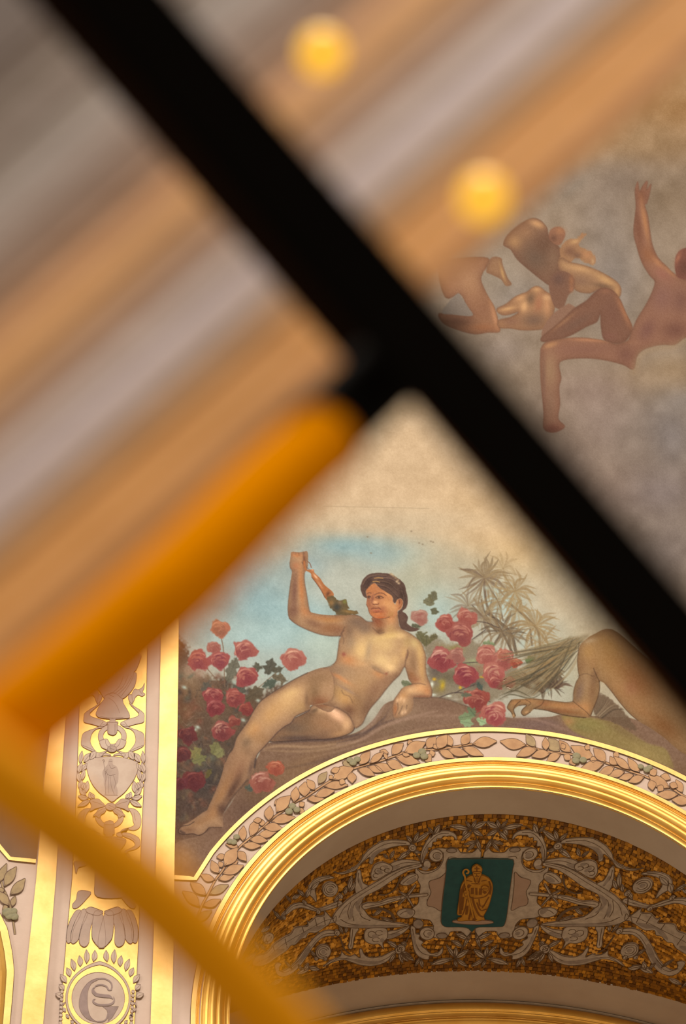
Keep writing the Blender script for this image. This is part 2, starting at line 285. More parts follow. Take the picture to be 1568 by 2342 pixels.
    # ---- roses left
    for P, w in [([(504, 1453), (510, 1480), (512, 1520), (514, 1570)], 2.4), ([(656, 1520), (620, 1548), (600, 1565), (570, 1590)], 2), ([(470, 1525), (500, 1560)], 2), ([(555, 1560), (548, 1574)], 2)]:
        cv.cur = 1; cv.line(P, w, '6c5848', .85, 1, own=True)
    for (x, y, L, W, an, c) in [(520, 1560, 60, 16, -70, '5e5a4e'), (530, 1590, 40, 16, -40, '4e4c44'), (612, 1545, 42, 16, -75, '4c483e'), (600, 1528, 24, 12, 190, '504c40'), (624, 1535, 22, 10, -20, '545044'), (622, 1545, 38, 12, 20, '5e5444'), (600, 1570, 36, 12, -20, '4a5046'), (560, 1600, 50, 16, -30, '564c3e'), (466, 1560, 30, 14, 60, '555048'), (478, 1580, 26, 14, 20, '5c5a50')]: leafp(cv, x, y, L, W, an, c)
    for k, (x, y, r, b, l, d) in enumerate([(503, 1437, 23, 'b8735a', 'd09070', '8a5a48'), (489, 1481, 17, 'a4645a', 'b07a6c', '92504c'), (453, 1511, 26, 'a0504a', 'b86a5a', '7c3640'), (502, 1511, 23, '9c4c4c', 'b87064', '7c3644'), (559, 1489, 27, 'a45c56', 'cc9080', '843e44'), (563, 1548, 26, '98484a', 'c07c6c', '782e3a'), (672, 1508, 28, 'b06a60', 'd8a890', '98504c'),
                                            (487, 1592, 24, '8a3a40', 'b8786c', '6a2632'), (492, 1618, 22, '84343c', 'a05858', '64242e'), (537, 1596, 23, '8e4040', 'b46c60', '6c2c34'), (562, 1622, 18, '803434', '964a40', '6a2a2c'), (508, 1672, 26, '8a4040', 'c09080', '5c2830'), (534, 1650, 14, '86403a', 'a86a58', '6c3030'), (428, 1680, 22, '5e282c', '7c4440', '46202a'), (420, 1725, 20, '5c2c2e', '783e3c', '44222a'),
                                            (444, 1786, 27, '5e282c', '703434', '4a1c26'), (413, 1792, 16, '5a2630', '6c3236', '461c26'), (629, 1757, 20, 'a8553f', 'c07a5c', '8a4034'), (598, 1788, 28, '9c5c4e', 'c49484', '80403a')]):
        rose(cv, 30+k, x, y, r, b, l, d, k+60)
    for (x, y, L, W, an, c) in [(437, 1735, 34, 14, -50, '76704a'), (440, 1742, 36, 12, -20, '6c6a48'), (486, 1725, 30, 14, -70, '6a6848'), (492, 1730, 26, 12, -40, '747250'), (470, 1780, 24, 8, -60, '5c5436'), (560, 1800, 20, 8, 20, '4c524a')]: leafp(cv, x, y, L, W, an, c)
    # ---- woman: raised arm, legs, torso, head
    cv.cur = 3
    leg2 = C_([(1080, 555), (1150, 520), (1200, 492), (1218, 455), (1270, 436), (1350, 436), (1440, 455), (1520, 490), (1590, 550), (1615, 620), (1590, 680), (1500, 722), (1380, 745), (1200, 752), (1000, 765), (860, 770), (830, 740), (900, 690), (960, 645), (1030, 600)])
    cv.poly(leg2, '806248', 1.1, own=True, clipto=True, rnd=8)
    cv.blobs(C_, [(1050, 640, 160, 70, 10, '6c5644', .9), (1180, 560, 50, 90, 30, '6f5640', .6), (1300, 470, 90, 40, 10, 'aa8a68', .9), (1450, 530, 120, 55, 35, 'c09878', .95), (1540, 620, 50, 80, 10, 'b08c68', .8), (1370, 620, 110, 60, 30, '8c6a4e', .7), (1440, 640, 50, 50, 0, '8a6a4e', .7), (1340, 700, 90, 40, 0, '7c5f48', .8), (1480, 700, 90, 30, -10, 'a07c58', .7), (1250, 490, 40, 20, -30, '6a523e', .8), (1100, 740, 200, 30, 0, '5f4c40', .9), (1400, 480, 60, 16, 25, 'd0a888', .8)])
    cv.roundoff('5a4236', .55); cv.clip = None
    cv.line(leg2[:10], 1.6, '4a3830', .8, .9); cv.line(leg2[9:18], 2, '3e302c', .8, 1.2)
    legA = C_([(1470, 95), (1400, 100), (1300, 110), (1190, 150), (1080, 205), (980, 262), (880, 325), (800, 380), (750, 425), (700, 500), (650, 590), (600, 660), (550, 735), (520, 830), (480, 885), (452, 950), (430, 1030), (405, 1110), (375, 1190), (340, 1270), (310, 1335), (288, 1385), (250, 1405), (180, 1455), (120, 1495), (65, 1522)]) + \
        D_([(130, 432), (112, 462), (115, 490), (160, 502), (240, 498), (290, 511), (340, 490), (380, 446), (440, 440), (495, 440), (512, 420), (505, 355), (520, 300), (570, 222), (640, 130), (690, 50)]) + \
        C_([(650, 1110), (690, 1055), (712, 1000), (722, 930), (740, 880), (800, 815), (860, 750), (920, 685), (980, 635), (1040, 600), (1080, 545), (1150, 510), (1205, 485), (1225, 440), (1400, 500), (1500, 300)])
    cv.poly(legA, '9a7a5c', 1.1, own=True, clipto=True, rnd=9)
    cv.blobs(C_, [(1000, 400, 170, 110, -35, 'b08e66', .9), (860, 520, 130, 80, -50, 'a8845c', .8), (1040, 330, 90, 40, -20, 'b8976c', .7), (1120, 470, 90, 60, -30, 'a08058', .6), (1180, 400, 20, 90, 0, '7c6048', .7), (700, 660, 70, 60, -40, 'b08458', .7), (690, 640, 90, 30, -60, 'ad8a62', .6), (640, 780, 50, 60, 30, '78604a', .7), (650, 860, 50, 40, 30, '7c6048', .6), (780, 740, 60, 120, -60, '92704f', .6),
                  (500, 960, 60, 120, 20, '8a6a50', .7), (600, 950, 90, 110, 20, '8f6f54', .7), (560, 1060, 50, 120, 25, '86644c', .8), (460, 1160, 60, 160, 25, '8a684c', .8), (520, 1200, 40, 160, 30, '644a3a', .85), (400, 1250, 40, 150, 25, '94704e', .8), (420, 1380, 60, 60, 20, '5e4638', .8), (680, 1010, 24, 90, 15, '6c5444', .7), (240, 1480, 110, 36, -25, '8c6a4c', .8), (330, 1400, 60, 60, 0, '96704e', .7), (120, 1560, 80, 30, 0, '7c5c44', .7),
                  (1300, 200, 160, 60, -10, '8a6c50', .8), (1250, 330, 60, 120, 0, '7f6348', .8), (1300, 420, 90, 60, 0, '80583e', .8), (940, 300, 120, 16, -30, '7c6048', .6)])
    cv.roundoff('5e463a', .55); cv.clip = None
    cv.line(C_([(1190, 150), (1080, 205), (980, 262), (880, 325), (800, 380), (750, 425), (700, 500), (650, 590), (600, 660), (550, 735), (520, 830), (480, 885), (452, 950)]), 2, '4a3c36', .75, 1)
    cv.line(C_([(722, 930), (740, 880), (800, 815), (860, 750), (920, 685), (980, 635), (1040, 600), (1080, 545), (1150, 510), (1205, 485)]), 2, '4c3a34', .8, 1)
    cv.line(C_([(712, 1000), (722, 930)]), 4, '3a3030', .7, 2); cv.line(C_([(650, 1110), (590, 1180), (530, 1250), (480, 1320), (445, 1380)]), 3, '453630', .6, 2)
    cv.line(D_([(250, 390), (200, 420), (140, 430), (112, 462), (115, 490), (160, 502), (240, 498), (290, 511), (340, 490), (380, 446)]), 1.6, '3c2c26', .85, .9)
    for x, y in [(150, 470), (165, 480), (182, 488)]: cv.blobs(D_, [(x-22, y+4, 14, 12, 0, '3c2c28', .6)])
    cv.line(D_([(385, 440), (440, 440), (495, 441)]), 2, '4a382e', .7, 1)
    # raised arm and torso
    body = A_([(1568, 805), (1450, 812), (1350, 810), (1260, 796), (1210, 778), (1196, 720), (1180, 620), (1162, 520), (1160, 440), (1185, 395), (1192, 330), (1188, 246), (1160, 240), (1110, 248), (1045, 244), (1036, 290), (1028, 340), (1032, 385), (1048, 415), (1038, 500), (1026, 590), (1014, 690), (1012, 780), (1026, 842), (1090, 895), (1190, 945), (1300, 984), (1400, 1000), (1482, 1000)]) + \
        B_([(140, 800), (125, 900), (110, 985), (60, 1032), (0, 1050)]) + A_([(1420, 1260), (1380, 1290), (1420, 1400), (1400, 1568)]) + C_([(1250, 440), (1350, 437), (1450, 458), (1568, 520)]) + \
        B_([(100, 1400), (180, 1440), (235, 1490), (268, 1560), (290, 1590), (345, 1550), (380, 1480), (420, 1410), (500, 1318), (560, 1240), (620, 1170), (680, 1110), (722, 1040), (745, 1090), (762, 1150), (790, 1195),
            (740, 1212), (700, 1235), (660, 1290), (625, 1345), (614, 1420), (622, 1480), (660, 1497), (740, 1472), (785, 1435), (803, 1375), (806, 1318), (880, 1318), (960, 1312), (970, 1250), (948, 1180), (922, 1110), (915, 1030), (916, 950), (895, 880), (865, 815), (790, 750), (690, 690), (672, 640), (662, 560), (640, 500), (440, 590), (438, 632), (385, 632), (330, 590), (270, 572), (190, 570), (100, 578)])
    cv.poly(body, '9c7d5e', 1.1, own=True, clipto=True, n=4, rnd=8)
    cv.blobs(A_, [(1070, 600, 36, 200, 3, '7a5a48', .85), (1135, 560, 30, 190, -3, 'a8764e', .9), (1090, 270, 60, 24, 0, 'b07a52', .8), (1080, 370, 40, 40, 0, 'a07050', .7), (1160, 330, 18, 80, 0, '7c543c', .8), (1060, 780, 60, 70, 40, '7c5c48', .8), (1180, 780, 60, 40, 30, 'a67650', .8), (1350, 840, 140, 26, 5, 'a47650', .85), (1250, 890, 100, 40, 20, '80604a', .8), (1420, 930, 110, 50, 0, '8a6448', .8), (1480, 820, 80, 18, 0, '9a7048', .5)])
    cv.blobs(B_, [(60, 620, 110, 26, 0, 'a07850', .8), (60, 690, 110, 40, 0, '8c684a', .7), (300, 640, 110, 60, 10, '7c6450', .9), (230, 720, 50, 80, 0, '7e644e', .8), (370, 700, 70, 60, 0, '7c6450', .8), (130, 720, 60, 40, 0, '84624a', .6), (250, 830, 60, 60, -40, '88705a', .7),
                  (340, 890, 90, 110, 10, 'b8986c', .95), (480, 800, 120, 60, 0, 'ad9068', .8), (600, 760, 120, 40, -10, 'b69868', .9), (550, 850, 110, 70, 0, 'b2946a', .8), (700, 760, 50, 30, 0, 'c0a074', .7), (820, 820, 60, 60, 40, 'b49a6c', .9), (740, 820, 40, 60, 0, 'a0845c', .7),
                  (220, 980, 90, 50, 20, 'a87a54', .9), (180, 925, 20, 20, 0, '8a5444', .85), (210, 890, 50, 40, 0, '96785a', .5), (340, 1010, 90, 26, 5, 'ac8862', .7), (520, 980, 90, 70, 20, 'b89a70', .9), (600, 1050, 70, 50, 40, 'c4a478', .95), (500, 1110, 70, 40, 30, 'a87c56', .9), (560, 1103, 14, 12, 0, '985c44', .8), (480, 1060, 70, 20, 30, '887058', .7), (640, 980, 50, 60, 0, 'b4946a', .7), (720, 920, 40, 70, 0, 'ae8c62', .7),
                  (400, 900, 30, 90, 10, '8f7860', .5), (130, 1080, 120, 60, 0, '8a7058', .8), (250, 1120, 110, 50, 20, '9a7c5e', .8), (180, 1160, 110, 20, 30, 'b08058', .7), (120, 1120, 50, 16, 20, 'ac7c54', .6), (350, 1200, 110, 110, 0, '9c7c5a', .8), (300, 1250, 60, 60, 40, 'a07e5c', .7), (450, 1250, 70, 110, 35, '8a6a50', .9), (560, 1160, 90, 50, -50, '8c6c52', .8), (380, 1400, 60, 120, 30, '7c5f48', .9), (300, 1350, 80, 110, 0, '86684c', .8),
                  (100, 1260, 120, 60, 25, 'a08058', .8), (190, 1330, 90, 60, 40, 'aa8458', .7), (60, 1370, 60, 20, 0, '86684e', .6), (230, 1430, 60, 60, 0, '7c5c44', .9), (650, 1120, 50, 40, -50, '84664e', .7), (200, 1240, 100, 14, 30, '887060', .5),
                  (870, 900, 40, 90, 0, 'b89868', .9), (880, 1060, 36, 130, -5, 'b08c60', .9), (800, 1000, 40, 120, -5, '8a6c50', .9), (780, 1120, 40, 60, -20, '8c6444', .8), (820, 1160, 50, 40, 0, '90664a', .7), (745, 940, 12, 50, 15, '80604a', .8), (860, 1230, 110, 50, 0, 'b48a62', .95), (780, 1240, 60, 36, 0, 'c09c74', .8), (930, 1260, 36, 50, 0, 'a87a54', .8), (700, 1300, 50, 60, 30, 'b08860', .9), (640, 1420, 20, 60, 0, 'a2704c', .8), (880, 1305, 90, 14, 0, '8a6248', .8),
                  (600, 600, 60, 80, 0, 'ae8058', .8), (620, 560, 50, 60, 0, 'aa7c54', .7), (500, 650, 60, 60, 0, '8a6044', .95), (470, 620, 40, 40, 0, '885a40', .9), (500, 720, 40, 30, 0, '74563f', .8), (600, 700, 40, 40, 20, 'a08058', .7)])
    cv.roundoff('64493a', .6); cv.clip = None
    dk = '4c3830'
    for P, w, a in [(A_([(1210, 778), (1196, 720), (1180, 620), (1162, 520), (1160, 440)]), 1.6, .7), (A_([(1026, 842), (1090, 895), (1190, 945), (1300, 984), (1400, 1000), (1482, 1000)]), 1.8, .75), (A_([(1038, 500), (1026, 590), (1014, 690), (1012, 780), (1026, 842)]), 1.6, .6), (A_([(1028, 340), (1032, 385), (1048, 415)]), 1.6, .6),
                    (B_([(440, 630), (385, 630), (330, 590), (270, 572), (190, 570), (100, 578)]), 1.8, .75), (B_([(140, 765), (125, 900), (110, 985), (60, 1032), (0, 1050)]), 1.6, .7), (B_([(180, 715), (160, 740), (180, 790), (175, 830)]), 2.4, .5), (A_([(1480, 1000), (1500, 960), (1520, 920)]), 2.4, .6), (B_([(290, 1590), (345, 1550), (380, 1480), (420, 1410), (500, 1318), (560, 1240), (620, 1170), (680, 1110), (722, 1040)]), 2, .8),
                    (B_([(728, 1030), (735, 980), (755, 930), (750, 890)]), 2, .7), (B_([(728, 1040), (745, 1090), (762, 1150), (790, 1195)]), 1.6, .6), (B_([(770, 1200), (800, 1192), (860, 1188), (910, 1200)]), 2, .7), (B_([(806, 1318), (880, 1318), (960, 1312), (970, 1250)]), 2, .8), (B_([(622, 1480), (614, 1420), (625, 1345), (660, 1290), (700, 1235)]), 1.4, .6),
                    (B_([(690, 690), (790, 750), (865, 815), (895, 880), (916, 950), (915, 1030), (922, 1110), (948, 1180), (968, 1250)]), 1.6, .5), (B_([(160, 1250), (180, 1285), (230, 1305), (260, 1360)]), 1.6, .6), (B_([(440, 690), (490, 735), (510, 740), (540, 730)]), 2, .6), (B_([(0, 1376), (100, 1400), (180, 1440), (235, 1490), (268, 1560)]), 1.8, .7),
                    (B_([(660, 1360), (665, 1410), (640, 1470)]), 1.5, .7), (B_([(705, 1390), (690, 1430), (672, 1460)]), 1.6, .8), (B_([(745, 1385), (735, 1430), (710, 1455)]), 1.6, .8), (B_([(440, 1050), (480, 1080), (550, 1100), (580, 1085)]), 1.6, .4), (A_([(1140, 340), (1165, 370), (1200, 400)]), 1.8, .8), (A_([(1150, 250), (1155, 300), (1150, 340)]), 1.8, .6), (A_([(1110, 250), (1112, 275)]), 1.3, .5), (A_([(1080, 250), (1080, 270)]), 1.3, .4)]:
        cv.line(P, w*1.15, dk, a*.62, 1.5)
    for x, y in [(705, 1450), (730, 1440), (690, 1330), (720, 1340), (660, 1340)]: cv.blobs(B_, [(x, y, 14, 22, 10, 'cca884', .7)])
    # face
    cv.poly(B_([(380, 345), (420, 300), (455, 288), (500, 325), (560, 355), (610, 395), (622, 450), (640, 480), (655, 440), (690, 425), (708, 450), (704, 495), (685, 525), (660, 540), (655, 575), (600, 600), (540, 605), (470, 607), (425, 580), (405, 545), (395, 510), (382, 480), (386, 430), (380, 390)]), '9a6848', 1.1, own=True, clipto=True)
    cv.blobs(B_, [(420, 350, 60, 40, 0, '9e6844', .8), (500, 370, 70, 36, 20, 'a06c48', .7), (580, 390, 50, 30, 30, 'b07c52', .8), (560, 470, 60, 50, 0, 'b07e54', .8), (620, 510, 50, 60, 0, 'b08258', .7), (400, 440, 30, 50, 0, '8a5c44', .7), (460, 460, 26, 16, 0, 'b88860', .9), (440, 430, 8, 40, 8, '7c5040', .6), (480, 560, 70, 30, 0, 'a4653f', .8), (510, 600, 50, 14, 0, 'a05c38', .7), (410, 500, 24, 40, 0, '8c5c42', .6), (600, 570, 40, 30, -30, '9c7048', .7), (690, 470, 24, 40, 0, 'a8724c', .8), (680, 460, 10, 28, 0, '6c4434', .7), (480, 545, 50, 12, 0, '86503c', .6), (530, 520, 20, 30, 20, '8f5c42', .6), (430, 310, 40, 14, 0, 'a87048', .7)])
    cv.clip = None
    for P, w, c, a in [([(388, 385), (405, 375), (425, 378)], 2, '54362c', .85), ([(455, 395), (490, 378), (530, 380), (560, 400)], 2, '54362c', .85), ([(388, 415), (402, 405), (420, 412)], 2, '3c2a26', .9), ([(465, 418), (490, 405), (515, 408), (535, 420)], 2, '3c2a26', .9), ([(472, 424), (500, 428), (525, 424)], 1.3, '4c3228', .7), ([(392, 424), (412, 426)], 1.2, '4c3228', .6),
                       ([(436, 400), (430, 440), (428, 465), (442, 478)], 1.4, '6c4434', .75), ([(442, 478), (455, 482), (468, 478), (482, 482), (492, 470)], 1.8, '54342a', .8), ([(428, 520), (450, 512), (468, 516), (490, 512), (510, 522)], 2.4, '5c342c', .9), ([(436, 530), (468, 534), (500, 528)], 2, '9a5a48', .8), ([(445, 548), (470, 552), (492, 546)], 1.4, '5a3c30', .6), ([(440, 500), (470, 497), (500, 505)], 1.4, '664030', .5),
                       ([(382, 480), (396, 510), (405, 545), (425, 580), (470, 607), (540, 605), (590, 590)], 1.6, '4c342c', .6), ([(672, 445), (690, 438), (700, 460), (690, 500), (670, 515)], 1.6, '5c3a2c', .8)]:
        cv.line(B_(P), w*.9, c, a*.85, .9)
    cv.blobs(B_, [(495, 417, 10, 9, 0, '2e2220', .9), (404, 416, 8, 8, 0, '2e2220', .85), (470, 492, 20, 5, 0, 'c09878', .5), (485, 565, 22, 8, 0, 'b87c54', .5)])
    # hair
    hair = B_([(385, 422), (352, 402), (335, 360), (330, 320), (350, 262), (385, 222), (440, 200), (520, 197), (590, 205), (640, 230), (695, 268), (728, 315), (740, 370), (752, 420), (750, 480), (735, 515), (705, 540), (735, 562), (755, 600), (745, 645), (790, 680), (855, 700), (800, 725), (740, 715), (690, 690), (668, 610), (665, 545), (690, 525), (706, 495), (708, 450), (690, 425), (655, 440), (640, 470), (622, 455), (615, 410), (570, 375), (500, 330), (462, 290), (430, 300), (385, 345), (378, 385)])
    cv.cur = 8; cv.poly(hair, '54413a', 1.2, own=True, clipto=True, n=4, rough=.5)
    cv.blobs(B_, [(520, 240, 120, 20, 5, '65504a', .7), (640, 330, 40, 70, -30, '5c4840', .6), (400, 290, 30, 60, 30, '433430', .7), (700, 400, 30, 80, 0, '43332e', .7), (700, 600, 36, 50, 0, '5a453c', .7), (600, 300, 90, 30, 30, '43342e', .6)])
    for P in [[(350, 300), (390, 240), (470, 215), (560, 220)], [(400, 330), (430, 290), (500, 270), (590, 290), (650, 350)], [(470, 250), (560, 240), (640, 270), (700, 340)], [(480, 300), (560, 320), (620, 370), (660, 410)], [(700, 360), (720, 420), (710, 480)]]:
        cv.line(B_(P), 1.8, '7a6254', .5, 1); cv.line([(a+2, b+3) for a, b in B_(P)], 1.8, '33282a', .5, 1)
    cv.clip = None
    for P in [[(455, 245), (490, 240), (530, 245)], [(440, 275), (470, 272), (500, 280)]]: cv.line(B_(P), 1.6, 'b08a50', .85, .8)
    for i, (x, y) in enumerate([(600, 207), (625, 225), (645, 242), (665, 262), (672, 290), (655, 275), (612, 212)]): cv.blobs(B_, [(x, y, 12, 10, 0, 'b8a486' if i > 3 else '9a8468', .85)])
    # torch the woman holds
    cv.cur = 4
    cv.poly(A_([(1150, 330), (1165, 330), (1180, 400), (1240, 400), (1250, 430), (1300, 480), (1340, 540), (1410, 600), (1420, 640), (1370, 680), (1340, 650), (1310, 590), (1270, 530), (1225, 470), (1215, 435), (1160, 400)]), '9a6440', 1, own=True, clipto=True)
    cv.blobs(A_, [(1230, 400, 20, 12, 40, 'c09070', .8), (1260, 465, 30, 10, 50, 'c89a78', .9), (1300, 540, 40, 8, 55, 'b08060', .8), (1370, 620, 16, 30, 30, '5c3c2e', .6)]); cv.clip = None
    cv.line(A_([(1190, 330), (1210, 350), (1222, 385)]), 1.8, '6e4838', .9, .8)
    cv.line(A_([(1225, 470), (1270, 530), (1310, 590), (1345, 655)]), 1.6, '5a3c30', .8, .9)
    cv.poly(A_([(1360, 640), (1420, 645), (1470, 680), (1530, 670), (1540, 720), (1568, 760)])+B_([(200, 510), (300, 545), (310, 565), (200, 575), (110, 570)])+A_([(1440, 790), (1390, 740), (1375, 700)]), '5e5038', 1.5, own=True, rough=2, clipto=True)
    cv.blobs(A_, [(1450, 740, 40, 40, 0, '42403a', .8), (1400, 700, 26, 26, 0, '7a6040', .8), (1520, 690, 20, 20, 0, '6c6a3c', .8), (1560, 780, 60, 14, 10, '7c6440', .8), (1480, 700, 20, 20, 0, '74604a', .6)]); cv.clip = None
    # ---- reclining man at the right
    cv.cur = 6
    q = np.random.RandomState(9)
    cv.poly(E_([(820, 640), (720, 660), (600, 690), (480, 730), (380, 780), (260, 800), (380, 830), (300, 900), (200, 950), (120, 1050), (200, 1050), (350, 1120), (480, 1060), (640, 830), (780, 700)]), '6a5c44', 6, .55, own=True)
    for i in range(70):
        t = q.rand(); sx, sy = E_([(800-130*q.rand(), 650+90*q.rand())])[0]
        ex, ey = E_([(120+420*q.rand()**1.3, 790+330*t)])[0]; mx, my = (sx+ex)/2+6*q.randn(), (sy+ey)/2+14*(t-.2)
        cv.line([(sx, sy), (mx, my), (ex, ey)], 3.2, ['746a50', '5a5040', '4a4436', '8a7c60', '86704e'][q.randint(5)], .55, 1, taper=2, own=True)
    for P in [[(330, 900), (420, 880), (560, 800)], [(130, 1060), (250, 1000), (420, 960), (560, 880)], [(140, 1110), (260, 1070), (380, 1120)], [(130, 1140), (230, 1100), (380, 1130), (480, 1080)]]: cv.line(E_(P), 3, '4a4434', .7, 1.2, taper=2)
    cv.poly(E_([(900, 1100), (980, 1130), (1050, 1190), (1130, 1280), (1180, 1380), (1000, 1310), (880, 1270), (860, 1200)]), '625040', 3, .9, rough=3)
    for i in range(14):
        a = q.rand(); cv.line(E_([(870+60*a, 1250+30*a), (920+100*a, 1180+40*a), (940+160*a, 1110+110*a)]), 2.4, ['8a7a64', '4c4034'][i % 2], .6, 1, taper=1)
    cv.cur = 7
    man = E_([(860, 640), (800, 680), (760, 720), (742, 780), (736, 850), (742, 920), (748, 965), (725, 1010), (706, 1080), (702, 1150), (650, 1160), (560, 1150), (480, 1140), (400, 1130), (300, 1135), (235, 1140), (208, 1175), (200, 1205), (228, 1235), (248, 1278), (264, 1262), (248, 1220), (290, 1185), (345, 1182), (318, 1212), (306, 1240), (330, 1262), (375, 1236), (412, 1210), (500, 1222), (600, 1250), (700, 1268), (800, 1278), (838, 1265), (862, 1200), (890, 1130), (906, 1060), (905, 1000), (950, 1020), (1000, 1080), (1060, 1160), (1130, 1240), (1200, 1300), (1300, 1360), (1400, 1430), (1480, 1500), (1568, 1560), (1800, 1640), (1800, 1350), (1600, 1200), (1400, 950), (1200, 760), (1000, 600)])
    cv.poly(man, '8c7050', 1.2, own=True, clipto=True, n=4, rnd=8)
    cv.blobs(E_, [(820, 780, 60, 100, 0, '96764e', .8), (780, 880, 50, 60, 0, '86684a', .8), (860, 860, 40, 60, 0, '8c6c4c', .6), (800, 1010, 60, 80, 10, '907455', .9), (750, 1080, 36, 90, 10, '7c6450', .85), (850, 1080, 30, 100, 5, '806246', .8), (870, 960, 30, 60, 10, '755a42', .8), (800, 1210, 50, 60, 0, 'a07850', .8), (1000, 850, 160, 120, 40, '8c6c46', .8), (1200, 1000, 200, 120, 50, '845e3c', .7), (1050, 1060, 120, 60, 45, '92704c', .7), (1200, 1200, 160, 60, 40, '8c6a48', .8), (1400, 1350, 160, 80, 40, '7a5838', .8), (980, 720, 120, 70, 40, '907048', .7),
                  (600, 1180, 130, 26, 3, 'a07850', .9), (480, 1170, 60, 26, 0, '8a6244', .7), (660, 1230, 120, 20, 8, '86603f', .8), (560, 1225, 80, 16, 8, '80593f', .7), (360, 1150, 80, 16, 0, 'a07a54', .8), (260, 1160, 40, 20, -20, '9a744e', .8), (700, 1190, 80, 26, 0, '9c7450', .8), (1150, 1050, 60, 60, 0, '8a6448', .6), (820, 690, 60, 20, -10, 'a08a6c', .7)])
    cv.roundoff('5c432e', .5); cv.clip = None
    for P, w, a in [([(750, 700), (742, 780), (736, 850), (742, 920), (748, 965), (725, 1010), (706, 1080), (702, 1150)], 1.5, .6), ([(905, 1000), (906, 1060), (890, 1130), (862, 1200), (838, 1265)], 2, .75), ([(905, 1000), (880, 950), (860, 900)], 2, .6), ([(700, 1150), (750, 1190), (800, 1230), (830, 1262)], 1.6, .6), ([(412, 1210), (500, 1222), (600, 1250), (700, 1268), (800, 1278)], 2, .8), ([(235, 1140), (208, 1175), (200, 1205), (228, 1235), (248, 1278)], 1.5, .75), ([(290, 1185), (345, 1182), (318, 1212), (306, 1240), (330, 1262), (375, 1236)], 1.8, .85), ([(300, 1150), (270, 1175), (248, 1215), (262, 1262)], 1.8, .8), ([(480, 1145), (460, 1180), (400, 1210)], 2, .6), ([(400, 1135), (500, 1142), (640, 1160), (702, 1152)], 1.4, .6), ([(950, 1020), (1000, 1080), (1060, 1160), (1130, 1240), (1200, 1300)], 1.8, .6), ([(340, 1140), (380, 1165), (360, 1185)], 1.5, .6), ([(740, 960), (800, 940), (850, 960)], 2, .35)]:
        cv.line(E_(P), w, '4a3628', a, 1)
    cv.blobs(E_, [(348, 1235, 16, 10, -30, 'b08c64', .8), (245, 1262, 8, 14, 0, 'b08c64', .7)])
    # dark lower shading of the ground along the gilded line is pigment in the mural
    # texture: canvas weave and old speckles
    g = np.random.RandomState(2).rand(cv.h, cv.w)[..., None]
    cv.c += (g-.5)*.035+(vnoise((cv.h, cv.w), 3.2/step, 21)[..., None]-.5)*.03
    for x, y in [(958, 1242), (966, 1245), (990, 1240), (848, 1265), (840, 1228), (940, 1215), (985, 1238)]: bl(x, y, 2.4, 1.8, 0, '6f6250', .7)
    cv.line([(740, 1158), (850, 1160), (980, 1163)], 1.2, '8a7c64', .5, 1)
    for ids, gn, ad in ((3, 1.12, .025), (7, 1.1, .0), (1, 1.15, .0), (2, 1.1, .0)):
        m = cv.id == ids; mu = cv.c[m].mean(0); cv.c[m] = mu+(cv.c[m]-mu)*gn+ad
    return cv
